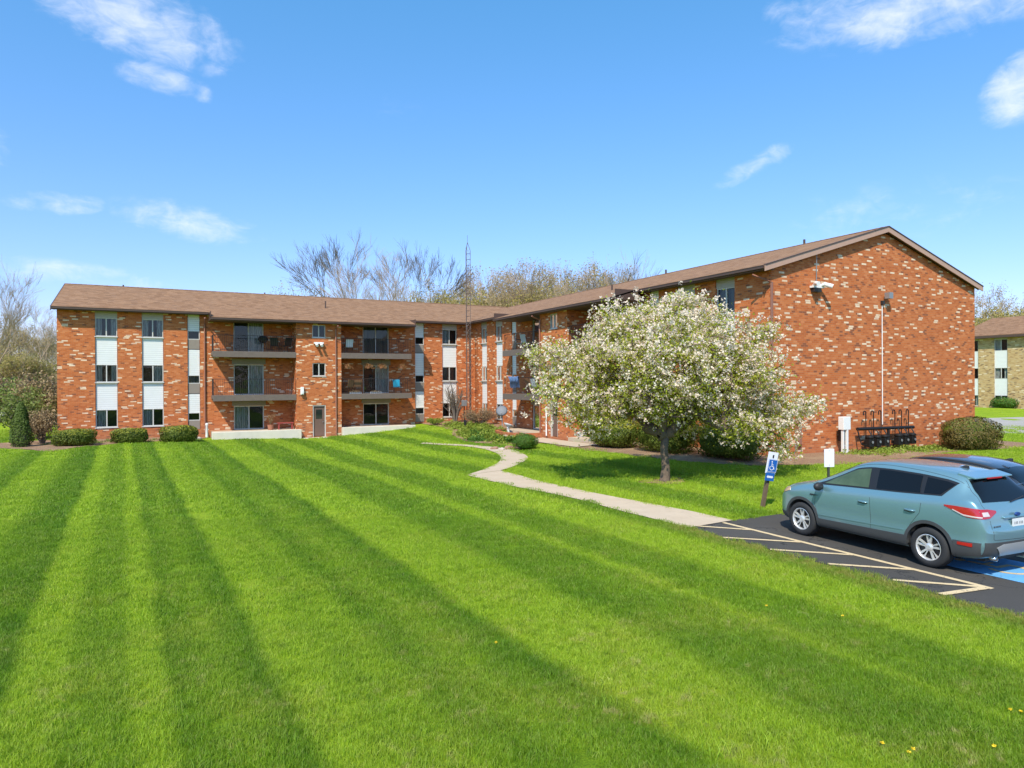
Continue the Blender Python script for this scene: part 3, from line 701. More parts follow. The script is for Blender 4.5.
# downspouts
def spout(pts, mat, w=.05):
    MB().tube(pts, w, 4).build('downspout', M[mat], apt)
spout([(3.02,45.5,7.1),(3.05,46.02,6.8),(3.05,46.02,.35),(3.05,45.8,.1)], 'spout')
spout([(10.76,44.1,6.78),(10.76,44.62,6.6),(10.76,44.62,-.3)], 'spout')
spout([(19.0,33.35,6.8),(19.52,33.35,6.6),(19.52,33.35,.15)], 'spout')
spout([(19.52,32.66,1.75),(19.52,32.66,.1)], 'white_paint', .045)
spout([(20.4,45.3,7.2),(20.92,45.96,6.9),(20.92,45.96,.5)], 'fascia')
spout([(20.4,18.75,7.15),(20.95,18.3,6.85),(20.95,18.3,.6),(20.85,18.1,.45)], 'spout')
mb = MB(); mb.lathe([(.0,.02),(.1,.02),(.1,.04),(.06,.05),(.06,0),(0,0)], n=8)
# wall lamps on the stair bay
mb = MB(); mb.box(9.35,9.95,44.5,44.68,5.62,5.72); mb.tube([(9.5,44.55,5.6),(9.5,44.3,5.48)], .085, 8); mb.tube([(9.8,44.55,5.6),(9.8,44.3,5.48)], .085, 8)
tag(mb.build('floodlight', M['white_paint']), 'small twin-headed white floodlight under the upper stair window of the left wing', 'floodlight')
mb = MB(); mb.box(8.5,8.7,44.52,44.69,2.35,2.85); mb.box(8.52,8.68,44.45,44.52,2.4,2.6); o = mb.build('wall_lantern', M['white_paint']); bevel(o, .02)
tag(o, 'small white box lamp on the brick wall left of the brown stair door', 'wall lamp')
# ================================================================ fittings on the big gable
fx = 23.35
mb = MB(); mb.box(fx-.16, fx+.5, 18.22, 18.39, 6.78, 6.86); mb.tube([(fx-.05,18.3,6.88),(fx-.12,18.12,6.93),(fx-.16,17.98,6.90)], [.05,.08,.09], 10); mb.tube([(fx+.32,18.3,6.88),(fx+.42,18.15,6.93),(fx+.60,17.92,6.82)], [.05,.08,.095], 10)
o = empty('floodlight', (fx, 18.3, 6.8), 'twin-headed white floodlight with a thin rod above it, high on the red gable', 'floodlight')
mb.build('lamp_head', M['white_paint'], o); MB().tube([(fx+.12,18.3,6.86),(fx+.12,18.28,8.1)], .016, 5).build('rod', M['galv'], o)
mb = MB(); mb.box(fx-.1, fx+.3, 18.2, 18.37, 6.62, 6.78); mb.build('junction_box', M['black_plastic'], o)
o = empty('floodlight', (27.8, 18.35, 6.75), 'single grey floodlight at the top of a thin pale conduit on the red gable', 'floodlight')
mb = MB(); mb.box(27.80,28.06,18.08,18.3,6.58,6.84); mb.build('lamp_head', M['galv'], o); mb = MB(); mb.box(27.66,27.79,18.28,18.39,6.34,6.5); mb.build('junction_box', M['black_plastic'], o)
MB().tube([(27.72,18.36,6.3),(27.72,18.36,1.2)], .02, 6).build('conduit', M['white_paint'], o)
# electrical box on its post
o = empty('utility_box', (25.0, 18.0, T(25,18)), 'white utility box on short posts against the red gable', 'utility box')
mb = MB(); mb.box(24.42,24.85,17.8,18.05,1.2,1.72); b = mb.build('cabinet', M['white_paint'], o); bevel(b, .015)
mb = MB(); mb.box(24.46,24.52,17.85,17.95,.1,1.2); mb.box(24.62,24.70,17.8,17.88,.1,1.2); mb.build('post', M['white_paint'], o)
mb = MB(); mb.box(24.74,24.98,18.1,18.3,.72,1.24); mb.build('meter', M['black_plastic'], o)
# bank of six gas meters
o = empty('gas_meter_bank', (28.2, 18.1, T(28.2,18.1)), 'row of six black gas meters with hooked vent pipes along the red gable', 'gas meters')
mb = MB(); mb.tube([(25.75,18.15,1.17),(29.55,18.15,1.12)], .07, 8); mb.tube([(25.75,18.15,1.17),(25.8,18.0,.55),(26.1,17.98,.5)], .03, 6); mb.tube([(27.8,18.15,1.15),(27.8,18.15,.1)], .06, 8); mb.build('manifold_pipe', M['dark'], o)
for x in (26.3, 26.8, 27.3, 28.25, 28.7, 29.2):
    mb = MB(); mb.tube([(x,18.15,.7),(x,18.15,1.82)]+[(x-.08+.08*math.cos(a), 18.15, 1.82+.08*math.sin(a)) for a in np.linspace(.3, 3.3, 6)]+[(x-.16,18.15,1.72)], .024, 6)
    mb.build('vent_pipe', M['dark'], o)
    mb = MB(); mb.box(x-.14,x+.14,17.88,18.12,.42,.75); mb.lathe([(0,.0),(.14,.0),(.16,.04),(.16,.10),(.08,.14),(0,.14)], (x,17.99,.76), 12); mb.tube([(x+.12,17.98,.9),(x+.12,18.1,1.1)], .03, 6)
    mb.box(x-.05,x+.05,18.12,18.3,.45,.6); g = mb.build('meter', M['dark'], o); bevel(g, .03)
    MB().lathe([(0,0),(.055,0),(.055,.02),(0,.02)], (x,17.83,.62), 12, 'y').build('dial', M['galv'], g)
# small pale objects leaning at the gable corner
mb = MB(); mb.tube([(22.3,18.34,2.1),(22.3,18.34,.4)], .025, 6); mb.tube([(22.62,18.34,2.0),(22.62,18.34,.4)], .02, 6); mb.box(22.36,22.56,18.26,18.39,.6,1.9)
mb.build('utility_panel', M['spout'], apt)
# ================================================================ lattice mast
o = empty('lattice_mast', (19.8, 43.8, T(19.8,43.8)), 'tall thin lattice antenna mast rising in front of the inner corner of the building', 'antenna mast')
mb = MB(); cx, cy = 19.8, 43.8; g0z = T(cx, cy)-.1; H = 13.0; r0 = .2
leg = [[(cx+r0*math.cos(R(90+120*k)), cy+r0*math.sin(R(90+120*k)), g0z), (cx+r0*math.cos(R(90+120*k)), cy+r0*math.sin(R(90+120*k)), H-.6), (cx, cy, H)] for k in range(3)]
for k in range(3): MB().tube(leg[k], .017, 5).build('leg', M['tower'], o)
z = .6; i = 0
while z < H-.7:
    for k in range(3):
        a = leg[k][0]; b = leg[(k+1) % 3][0]
        mb.tube([(a[0],a[1],z),(b[0],b[1],z)], .011, 4, cap=False); mb.tube([(a[0],a[1],z),(b[0],b[1],z+.4)], .008, 4, cap=False)
    z += .4
mb.tube([(cx,cy,H-.1),(cx,cy,H+.5)], .012, 5); mb.build('lattice', M['tower'], o)
# ================================================================ tan apartment building on the right
tb = empty('apartment_building', (70.9, 39.5, .5), 'tan brick apartment building with a brown roof beyond the drive on the right', 'apartment building')
def onu(x, u0):
    t_ = (x-512)/683; D = u0/(SA+CA*t_); return D*(CA-SA*t_)
cols = []
a = onu(1001, 70.9); cw = 1.15
cs = [a+5.4, a+2.55, a, a-2.55, a-5.2, a-9]
mb = MB(); e1 = 38.9; prev = 6.0
edges = sorted([(c-cw/2, c+cw/2) for c in cs])
p0 = prev
for c0, c1 in edges+[(e1, e1)]:
    if c0 > p0: mb.box(70.9, 71.2, p0, c0, -.6, 7.75)
    if c1 > c0: mb.box(70.93, 71.18, c0, c1, -.6, .95)
    p0 = c1
mb.box(71.2, 84.7, e1-.3, e1, -.6, 7.7); mb.box(84.4, 84.7, 6, e1-.3, -.6, 7.7); mb.box(71.2, 84.4, 6, 6.3, -.6, 7.7)
mb.add([(70.9,e1,7.7),(84.7,e1,7.7),(77.8,e1,7.7+sl*6.9),(70.9,e1-.3,7.7),(84.7,e1-.3,7.7),(77.8,e1-.3,7.7+sl*6.9)], [(0,2,1),(3,4,5),(0,3,5,2),(1,2,5,4)])
mb.build('brick_wall', M['tan_brick'], tb)
mb = MB(); mb.box(71.4, 84.2, 6.4, e1-.4, -.5, 7.6); mb.build('rooms', M['interior'], tb)
for j, (c0, c1) in enumerate(edges):
    for k, (z0, z1) in enumerate(((.95,2.0), (3.55,4.6), (6.2,7.3))):
        window('u', 70.9, c0+.01, c1-.01, z0, z1, tb, n=.1, drape=(1, 2, 0, 4)[(j+k) % 4])
    for z0, z1 in ((2.0,3.55), (4.6,6.2)): MB().box(70.98, 71.15, c0+.01, c1-.01, z0, z1).build('siding_panel', M['siding'], tb)
    MB().box(70.95, 71.15, c0+.01, c1-.01, 7.3, 7.7).build('header_panel', M['header'], tb)
mb = MB()
def zt_(x): return 7.85+sl*(x-70.9) if x <= 77.8 else 7.85+sl*(84.7-x)
roof_slab(mb, [(70.4,5.6,zt_(70.4)),(77.8,5.6,zt_(77.8)),(77.8,e1+.5,zt_(77.8)),(70.4,e1+.5,zt_(70.4))]); roof_slab(mb, [(77.8,5.6,zt_(77.8)),(85.2,5.6,zt_(85.2)),(85.2,e1+.5,zt_(85.2)),(77.8,e1+.5,zt_(77.8))])
mb.build('roof', M['shingle'], tb)
mb = MB(); mb.box(70.3, 70.4, 5.6, e1+.5, 7.42, 7.64); mb.box(70.42, 70.9, 5.6, e1+.5, 7.42, 7.46); mb.build('fascia', M['fascia'], tb)
# ================================================================ plants
def sphere_pts(n, shell=.0):
    p = rng.normal(size=(n, 3)); p /= np.linalg.norm(p, axis=1)[:, None]
    r = (shell+(1-shell)*rng.random(n))**(1/3 if shell == 0 else 1); return p*r[:, None], p
def box_hedge(name, c, dims, rz, mats, label, cat='hedge', group=None, n=5000, leaf=.042, power=4, z=None, tips=.0, droop=0):
    """clipped shrub: leafy shell round a dark twiggy core; power 2 = round, 6 = boxy"""
    cx, cy = c; zb = T(cx, cy) if z is None else z
    o = empty(name, (cx, cy, zb), label, cat, group, rz=rz)
    L, Wd, H = dims[0]/2, dims[1]/2, dims[2]/2
    p = rng.normal(size=(n*2, 3)); p /= (np.sum(np.abs(p)**power, 1)**(1/power))[:, None]
    p = p[p[:, 2] > -.97][:n]; nn = p/np.linalg.norm(p, axis=1)[:, None]
    # bumps in the surface
    ph = rng.random((9, 3))*6.28; fr = rng.normal(size=(9, 3))*3.2
    b = np.zeros(len(p))
    for f, q in zip(fr, ph): b += np.sin(p@f+q[0])
    q = p*(1+.030*b[:, None]-.22*rng.random((len(p), 1))**2)
    C = q*np.array([L, Wd, H])+np.array([0, 0, H*1.02])
    C[:, 2] = np.maximum(C[:, 2], .03)
    V = leaf_quads(C, leaf, .5, out=nn)
    mi = np.zeros(len(C), int)
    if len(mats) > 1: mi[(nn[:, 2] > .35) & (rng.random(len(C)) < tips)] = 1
    quads_obj('foliage', V, mi, mats, o)
    mb = MB(); k = 16
    for i in range(3):
        pass
    prof = [(.0,.04)]+[(.80*(1-abs(t)**power)**(1/power), H*(1+.84*t)) for t in np.linspace(-.97, .97, 9)]+[(0, H*1.83)]
    st = len(mb.v); mb.lathe(prof, n=20)
    for i in range(st, len(mb.v)):
        x, y, zc = mb.v[i]; r = math.hypot(x, y); a = math.atan2(y, x)
        s = (abs(math.cos(a))**power+abs(math.sin(a))**power)**(-1/power); mb.v[i] = (math.cos(a)*r*s*L, math.sin(a)*r*s*Wd, zc)
    mb.build('branches', M['hedge'], o, local=True, smooth=True)
    return o
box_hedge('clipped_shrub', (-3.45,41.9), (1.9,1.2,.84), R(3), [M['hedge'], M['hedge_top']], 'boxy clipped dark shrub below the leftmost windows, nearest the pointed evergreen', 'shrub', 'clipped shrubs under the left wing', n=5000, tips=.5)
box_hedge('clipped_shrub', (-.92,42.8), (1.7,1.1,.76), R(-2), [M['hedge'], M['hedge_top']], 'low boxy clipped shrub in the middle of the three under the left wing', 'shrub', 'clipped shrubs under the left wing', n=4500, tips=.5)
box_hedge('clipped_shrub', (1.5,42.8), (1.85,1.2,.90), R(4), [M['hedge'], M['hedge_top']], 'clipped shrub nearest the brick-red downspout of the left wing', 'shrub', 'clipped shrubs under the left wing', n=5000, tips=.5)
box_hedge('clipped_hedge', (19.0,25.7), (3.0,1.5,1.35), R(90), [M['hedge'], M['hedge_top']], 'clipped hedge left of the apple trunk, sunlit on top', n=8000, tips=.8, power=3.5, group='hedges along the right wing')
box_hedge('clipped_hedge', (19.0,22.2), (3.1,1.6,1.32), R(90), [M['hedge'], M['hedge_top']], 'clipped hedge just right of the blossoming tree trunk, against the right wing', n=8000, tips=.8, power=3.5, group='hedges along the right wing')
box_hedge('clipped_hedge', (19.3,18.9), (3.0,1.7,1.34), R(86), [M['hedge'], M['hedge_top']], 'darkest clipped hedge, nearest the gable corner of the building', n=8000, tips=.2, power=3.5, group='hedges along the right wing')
box_hedge('round_shrub', pix(607,447)[:2], (1.2,1.0,.62), 0, [M['hedge_red'], M['hedge_top']], 'small olive shrub with yellow tips beside the ground-floor glass door', 'shrub', n=2600, tips=.5, power=2.5)
box_hedge('bronze_hedge', (31.5,16.9), (2.7,1.9,1.32), R(-4), [M['hedge_red'], M['hedge']], 'large bronze-green clipped bush at the right end of the gable wall', 'bush', n=9000, tips=.3, power=3, leaf=.04)
box_hedge('round_shrub', pix(525,449.5)[:2], (1.15,1.1,.74), 0, [M['green_bush']], 'small bright green ball-shaped shrub at the bend of the path', 'shrub', n=3600, power=2.2, leaf=.028)
# pointed evergreen
def cone_bush():
    c = pix(20.5, 447); o = empty('arborvitae', (c[0], c[1], c[2]), 'pointed dark evergreen at the left corner of the mulch bed', 'evergreen')
    n = 7000; h = rng.random(n)**.8; a = rng.random(n)*6.283
    r = (.50*(1-h)**.62+.05)*(.72+.34*rng.random(n))*(1+.10*np.sin(a*3+h*9)); r[h < .08] *= .8
    C = np.stack([np.cos(a)*r, np.sin(a)*r, .05+h*2.2], 1); out = np.stack([np.cos(a), np.sin(a), .5+0*a], 1)
    quads_obj('foliage', leaf_quads(C, .045, .5, out=out), np.zeros(n, int), [M['yew']], o)
    MB().lathe([(.05,0),(.36,.1),(.38,.5),(.28,1.2),(.14,1.8),(0,2.15)], n=12).build('trunk', M['bark_dark'], o, local=True, smooth=True)
cone_bush()
def loose_bush(name, c, dims, mat, label, cat='shrub', n=2500, leaf=.05, stems=26, zb=None, group=None, stem_mat='bark_dark', spread=1):
    cx, cy = c; z0 = T(cx, cy) if zb is None else zb
    o = empty(name, (cx, cy, z0), label, cat, group)
    mb = MB(); tips = []
    for i in range(stems):
        a = random.uniform(0, 6.283); r = random.uniform(.25, 1)**.6; h = math.sqrt(max(.08, 1-r*r*.75))*random.uniform(.8, 1.08)
        tip = Vector((math.cos(a)*dims[0]/2*r, math.sin(a)*dims[1]/2*r, dims[2]*h)); mid = Vector((tip.x*.35, tip.y*.35, tip.z*.55))
        w = .012*dims[2]; mb.tube([(tip.x*.06, tip.y*.06, 0), mid, tip], [w*1.6, w, w*.3], 4, cap=False); tips += [mid, tip, (mid+tip)/2]
        for k in range(5):
            b = mid.lerp(tip, random.random()); e = b+Vector((random.gauss(0, .13), random.gauss(0, .13), random.uniform(.05, .3)))*dims[2]*.7
            mb.tube([b, e], [w*.5, w*.2], 3, cap=False); tips += [e, (b+e)/2]
    mb.build('branches', M[stem_mat], o, local=True)
    if n:
        tp = np.array([tuple(q) for q in tips]); C = tp[rng.integers(0, len(tp), n)]+rng.normal(size=(n, 3))*.07*dims[2]; C[:, 2] = np.maximum(C[:, 2], .02)
        quads_obj('foliage', leaf_quads(C, leaf, .3), np.zeros(n, int), [M[mat]], o)
    return o
c = pix(42, 444); loose_bush('brown_shrub', c[:2], (1.9,1.5,1.75), 'dry', 'brown rounded shrub with dry leaves between the pointed evergreen and the building corner', n=4200, leaf=.05)
loose_bush('spring_shrub', (-6.4,47.5), (2.6,2.4,2.7), 'light_bush', 'tall pale green shrub just past the left end of the building', n=5200, leaf=.07)
loose_bush('dry_hedge', (19.6,41.5), (3.2,1.1,1.15), 'dry', 'dry pinkish brown twiggy hedge below the inner corner windows', 'hedge', n=3800, leaf=.035, stems=70)
loose_bush('leafless_shrub', (19.0,44.2), (1.9,1.4,2.9), 'dry', 'leafless reddish shrub in front of the last window column of the left wing', n=700, leaf=.03, stems=34)
loose_bush('yellow_shrub', (17.4,43.9), (1.4,1.0,.55), 'lime', 'low yellowish shrub at the foot of the leafless shrub', n=1600, leaf=.04)
# garden bed: leafy perennials
def patch(name, poly, n, leaf, mat, label, cat, hmax, kind='stuff', clump=50):
    xs = [p[0] for p in poly]; ys = [p[1] for p in poly]
    cc = np.stack([rng.uniform(min(xs), max(xs), clump*3), rng.uniform(min(ys), max(ys), clump*3)], 1)
    cc = cc[inpoly(cc[:, 0], cc[:, 1], poly)][:clump]
    k = rng.integers(0, len(cc), n); hh = hmax*(.35+.65*rng.random(len(cc)))[k]
    d = rng.normal(size=(n, 2))*.22; x = cc[k, 0]+d[:, 0]; y = cc[k, 1]+d[:, 1]
    z = terr(x, y)+.02+hh*rng.random(n)*np.exp(-(d**2).sum(1)/.09)
    C = np.stack([x, y, z], 1); o = quads_obj(name, leaf_quads(C, leaf, .4), np.zeros(n, int), [M[mat]])
    tag(o, label, cat, kind=kind); return o
patch('garden_perennials', [(16.2,31.5),(15.8,34),(16.2,37),(17.4,40),(17.6,43),(19.8,43),(19.4,38.5),(18.8,35.2),(17.9,32.5)], 15000, .06, 'lime', 'bright green leafy perennials in the garden bed beside the path', 'plants', .45, clump=110)
patch('garden_perennials', [(16.2,31.),(15.6,34),(17,38),(19,38),(18.4,33)], 4500, .06, 'green_bush', 'darker green perennials along the path side of the garden bed', 'plants', .38, clump=40)
patch('wall_weeds', [(24,16.8),(35,16.9),(35,18.2),(24,18.2)], 5200, .05, 'lime', 'lime green weeds growing along the foot of the gable wall', 'weeds', .22, clump=70)
patch('bed_weeds', [(-4.8,42.2),(2.6,43.6),(2.8,44.6),(-4.8,44)], 1500, .045, 'light_bush', 'sparse low weeds on the mulch below the left wing', 'weeds', .18, clump=22)
# -------------------------------------------------- the flowering apple tree
def apple():
    bx, by, bz = pix(664.5, 481.5)
    o = empty('apple_tree', (bx, by, bz), 'wide white-blossoming apple tree on the lawn in front of the right wing', 'flowering tree')
    Rv = Vector((CA, -SA, 0)); Fv = Vector((SA, CA, 0)); D0 = (CAMH-bz)*683/97.5
    def loc(px, py, dd=0):
        D = D0+dd; X = D*(px-512)/683; u, v = cam2w(X, D); return Vector((u-bx, v-by, CAMH-(py-384)*D/683-bz))
    # crown lobes: pixel centre, half sizes in metres, depth offset
    lobes = [((668,372),2.5,1.75,2.4,0),((600,368),1.75,1.35,1.9,.3),((585,400),1.5,1.05,1.7,-.4),((560,362),1.05,.85,1.2,.2),((640,330),1.7,.9,1.6,.5),((690,322),1.45,.85,1.5,.3),((720,350),1.5,1.25,1.8,-.3),((750,385),1.35,1.15,1.6,-.4),((770,412),1.15,.75,1.3,.2),((800,408),.62,.36,.7,0),((668,372),2.1,1.5,2.1,-1.1),((640,400),2.0,.9,1.8,1.2),((745,425),1.0,.8,1.1,-.8),((775,445),.5,.62,.6,-.5),((700,412),1.7,.85,1.7,.6),((680,306),.55,.42,.6,0),((548,388),.5,.6,.7,0),((600,425),.9,.5,1.0,-.2),((770,340),.5,.5,.6,.2),((615,325),.7,.45,.7,.1)]
    cent = []; wts = []
    for (px, py), rx, rz, rd, dd in lobes:
        k = int(34*rx*rz*rd+8); c = loc(px, py, dd); p, _ = sphere_pts(k, .35)
        for q in p: cent.append(c+Rv*(q[0]*rx)+Vector((0, 0, q[2]*rz))+Fv*(q[1]*rd))
    # long shoots break the outline
    for k in range(70):
        c = random.choice(cent); d_ = (c-loc(668, 385)); cent.append(c+d_.normalized()*random.uniform(.25, .6)+Vector((0, 0, .1)))
    # sprays leave gaps between them
    gaps = [random.choice(cent)+Vector((random.gauss(0,.2), random.gauss(0,.2), random.gauss(0,.2))) for _ in range(70)]
    cent = [c for c in cent if all((c-g_).length > random.uniform(.22, .45) for g_ in gaps)]
    cent = [c for c in cent if c.z > 1.25 or (c.z > .35 and (c-loc(785, 440)).length < 1.6)]
    # skeleton
    fork = Vector((.02, .0, 1.42)); nodes = [(Vector((0,0,0)), -1), (Vector((.03,0,.5)), 0), (Vector((-.02,.02,1.0)), 1), (fork, 2)]
    tb_ = [loc(663, 440), loc(655, 420), loc(632, 400, .3), loc(600, 385), loc(680, 428), loc(705, 400), loc(735, 395, -.5), loc(690, 370, .4), loc(668, 380, -.7), loc(690, 330, .2), loc(645, 350, .5)]
    par = {0:3, 1:3, 2:4, 3:4}
    def addn(p, q): nodes.append((p, q)); return len(nodes)-1
    a1 = addn(fork+Vector((0,0,.05))+Rv*-.15, 3); l1 = addn(loc(648, 430, .1), a1); l2 = addn(loc(628, 408, .3), l1); l3 = addn(loc(596, 392, .2), l2); l4 = addn(loc(566, 378, .1), l3)
    l5 = addn(loc(618, 372, -.4), l2); m1 = addn(loc(652, 405, -.5), l1); m2 = addn(loc(655, 365, -.7), m1); m3 = addn(loc(650, 335, -.3), m2)
    b1 = addn(fork+Rv*.18+Vector((0,0,.12)), 3); r1 = addn(loc(688, 425, -.1), b1); r2 = addn(loc(705, 395, -.3), r1); r3 = addn(loc(722, 365, -.2), r2); r4 = addn(loc(755, 395, -.3), r2); r5 = addn(loc(785, 410, -.1), r4)
    r6 = addn(loc(692, 370, .4), r1); r7 = addn(loc(690, 325, .3), r6); bk = addn(loc(672, 400, 1.2), b1); bk2 = addn(loc(665, 360, 1.8), bk); r8 = addn(loc(770, 435, -.5), r4)
    base_n = len(nodes)
    order = sorted(range(len(cent)), key=lambda i: (cent[i]-fork).length)
    pos_ = np.array([tuple(n[0]) for n in nodes]); P = [tuple(n[0]) for n in nodes]
    for i in order:
        c = cent[i]; A = np.array(P); start = 4
        d = np.linalg.norm(A[start:]-np.array(tuple(c)), axis=1)+.15*np.linalg.norm(A[start:]-np.array(tuple(fork)), axis=1)
        j = int(np.argmin(d))+start; nodes.append((c, j)); P.append(tuple(c))
    cnt = [0]*len(nodes)
    for i in range(len(nodes)-1, 0, -1): cnt[i] += 1; cnt[nodes[i][1]] += cnt[i]
    tr = MB(); br = MB()
    tr.tube([(-.02,0,-.1),(0,0,.05),(.03,0,.45),(-.01,.02,.95),(.02,0,1.45)], [.22,.16,.12,.115,.125], 14)
    # knobbly bark
    for i, (x, y, z) in enumerate(tr.v): k = 1+.10*math.sin(7*math.atan2(y, x)+z*3)+.06*math.sin(3*math.atan2(y, x)+z*11); tr.v[i] = (x*k, y*k, z)
    tr.build('trunk', M['bark'], o, local=True, smooth=True)
    for i in range(4, len(nodes)):
        p, j = nodes[i]; q = nodes[j][0]; r = .0085*math.sqrt(cnt[i])+.004; rp = .0085*math.sqrt(min(cnt[j], cnt[i]*1.6))+.004
        mid = (p+q)/2+Vector((random.gauss(0, .04), random.gauss(0, .04), random.gauss(.02, .04)))*(p-q).length
        br.tube([q, mid, p], [min(rp, .13), (r+min(rp, .13))/2, r], 7 if r > .03 else 4, cap=False)
    br.build('branches', M['bark'], o, local=True, smooth=True)
    # foliage and blossom clusters
    cl = np.array([tuple(n[0]) for n in nodes[base_n:]]); par_ = np.array([tuple(nodes[n[1]][0]) for n in nodes[base_n:]])
    nb = 110000; k = rng.integers(0, len(cl), nb); t_ = rng.random((nb, 1))*.6
    sprC = cl[k]+(par_[k]-cl[k])*t_+rng.normal(size=(nb, 3))*np.array([.20, .20, .15])
    # blossom in tight corymbs
    ncor = 9500; kk = rng.integers(0, len(cl), ncor)
    favour = cl[kk]; outd = (favour-np.array([0, 0, 2.6])); cor = favour+(par_[kk]-favour)*(rng.random((ncor, 1))*.5)+rng.normal(size=(ncor, 3))*np.array([.23, .23, .17])
    hgt = cor[:, 2]; rad = np.linalg.norm(cor[:, :2], axis=1)
    keep = rng.random(ncor) < np.clip(.42+.17*(hgt-1.6)+.17*(rad-1.2), .2, 1); cor = cor[keep]
    m = rng.integers(0, len(cor), 74000); bl = cor[m]+rng.normal(size=(len(m), 3))*.045
    quads_obj('blossom', leaf_quads(bl, .033, .35, asp=.85), np.zeros(len(bl), int), [M['blossom']], o)
    leafkeep = rng.random(nb) < np.clip(1.05-.08*(sprC[:, 2]-1.2), .45, 1); lf = sprC[leafkeep]
    quads_obj('foliage', leaf_quads(lf[:64000], .042, .4, asp=.5), np.zeros(len(lf[:64000]), int), [M['leaf']], o)
    # fallen petals and bare soil ring
    a = rng.random(260)*6.28; rr = .3+rng.random(260)*.9; px = bx+np.cos(a)*rr; py = by+np.sin(a)*rr
    polysheet('tree_soil', [(bx+(.55+.12*math.sin(3*q))*1.4*math.cos(q), by+(.55+.12*math.sin(3*q))*math.sin(q)) for q in np.linspace(0, 6.0, 16)], M['mulch'], .02)
apple()
# -------------------------------------------------- bare woods behind
def bare_tree(seed, H, spread, lean=0, bud='bud_tan', nb=2500, leaf=.12, fork=.25, mat='bark_far', depth=6, name='bare_tree'):
    rnd = random.Random(seed); tr = MB(); tw = MB(); tips = []
    def grow(p, d, L, r, lev, main=False):
        n = 3 if lev < 3 else 2; pts = [p]; q = p; dd = d.copy(); rr = [r]
        for i in range(n):
            dd = (dd+Vector((rnd.gauss(0, .15), rnd.gauss(0, .15), rnd.gauss(.04, .09)))).normalized(); q = q+dd*L/n; pts.append(q); rr.append(r*(1-(.38 if lev else .25)*(i+1)/n))
        (tr if lev < 2 else tw).tube(pts, rr, 6 if lev < 2 else (4 if lev < 3 else 3), cap=False)
        if lev >= depth-1: tips.append(q); tips.append(pts[1]); return
        k = rnd.choice((2, 3)) if lev else rnd.choice((3, 4)); 
        for i in range(k+(1 if lev > 1 else 0)):
            a = rnd.uniform(0, 6.283); s = spread*rnd.uniform(.5, 1.15); side = Vector((math.cos(a), math.sin(a), 0)); side = (side-dd*side.dot(dd)).normalized()
            nd = (dd*math.cos(s)+side*math.sin(s)); nd.z += .07; nd.normalize(); f = rnd.uniform(.35, 1) if i else 1
            st = p.lerp(q, 1) if i == 0 or lev == 0 and rnd.random() < .6 else pts[-2].lerp(pts[-1], rnd.random())
            grow(st, nd, L*rnd.uniform(.62, .84), max(.009, rr[-1]*rnd.uniform(.55, .8)), lev+1)
    grow(Vector((0, 0, -.3)), Vector((lean, 0, 1)).normalized(), H*fork, H*.010, 0)
    zt = max(v[2] for v in tw.v); s = H/zt
    o = empty(name, (0, 0, 0), 'x', 'tree')
    for m_ in (tr, tw): m_.v = [(x*s, y*s, z*s) for x, y, z in m_.v]
    tr.build('trunk', M[mat], o, local=True, smooth=True); tw.build('crown', M[mat], o, local=True)
    if nb:
        tp = np.array([tuple(q) for q in tips])*s; C = tp[rng.integers(0, len(tp), nb)]+rng.normal(size=(nb, 3))*.28
        quads_obj('buds', leaf_quads(C, leaf, .2), np.zeros(nb, int), [M[bud]], o)
    return o
protos = {}
spec = {'A': (11, 22, .31, 0, 'bud_tan', 0, .1, .22, 'bark_dark', 7), 'B': (12, 20, .42, .05, 'bud_tan', 0, .08, .24, 'bark_far', 7), 'C': (13, 18, .45, 0, 'bud_tan', 2400, .09, .2, 'bark_far', 6),
        'D': (14, 17, .5, 0, 'bud_green', 2200, .10, .2, 'bark_far', 6), 'E': (15, 16, .40, 0, 'bud_tan', 1400, .1, .25, 'bark_dark', 6), 'F': (16, 12, .55, 0, 'bud_green', 4200, .12, .12, 'bark_far', 6), 'G': (17, 19, .38, -.04, 'bud_tan', 1300, .08, .22, 'bark_far', 7)}
LAB = {'A': 'bare dark-limbed tree', 'B': 'bare grey-brown tree with fine twigs', 'C': 'tan budding tree', 'D': 'yellow-green budding tree', 'E': 'slim brown budding tree', 'F': 'low bushy yellow-green tree', 'G': 'slim tree with sparse green buds'}
def place_tree(kind, px, D, top, label=None, group='trees in the wood behind the buildings', rz=None, wide=1.0):
    X = D*(px-512)/683; u, v = cam2w(X, D); H = CAMH+(384-top)*D/683+.4
    o = protos.get(kind)
    if o is None:
        o = bare_tree(*spec[kind]); protos[kind] = o
    else: o = copy_tree(o)
    s = H/spec[kind][1]; w = s*wide
    o.location = (u, v, -.3); o.scale = (w, w, s); o.rotation_euler = (0, 0, random.uniform(0, 6.28) if rz is None else rz)
    o['label'] = label or LAB[kind]+' in the wood behind the buildings'; o['category'] = 'tree'; o['group'] = group; return o
place_tree('A', 366, 84, 232, 'tallest bare dark tree above the left wing roof, left of the mast', None, .4)
place_tree('B', 412, 80, 244, 'wide bare grey tree above the roof between the tallest tree and the mast', None, 1.)
place_tree('A', 392, 92, 240, 'second bare dark tree, just right of the tallest one above the left wing', None, 2.2)
place_tree('B', 333, 86, 270, 'low bare tree at the left foot of the tallest tree', None, 3)
place_tree('E', 300, 88, 280, 'lowest bare treetop, leftmost above the left wing ridge', None, 1)
place_tree('B', 603, 88, 258, 'isolated bare tree above the right wing ridge, left of its lone neighbour', None, 2)
place_tree('E', 612, 96, 266, 'thin brown budding tree beside the isolated bare tree over the right wing', None, 2)
place_tree('A', 649, 82, 252, 'isolated bare tree above the right wing ridge, rightmost of the row', None, 5)
for o in list(COL.objects):
    if o.name.startswith('bare_tree') and 'group' in o and o.get('group') is None: pass
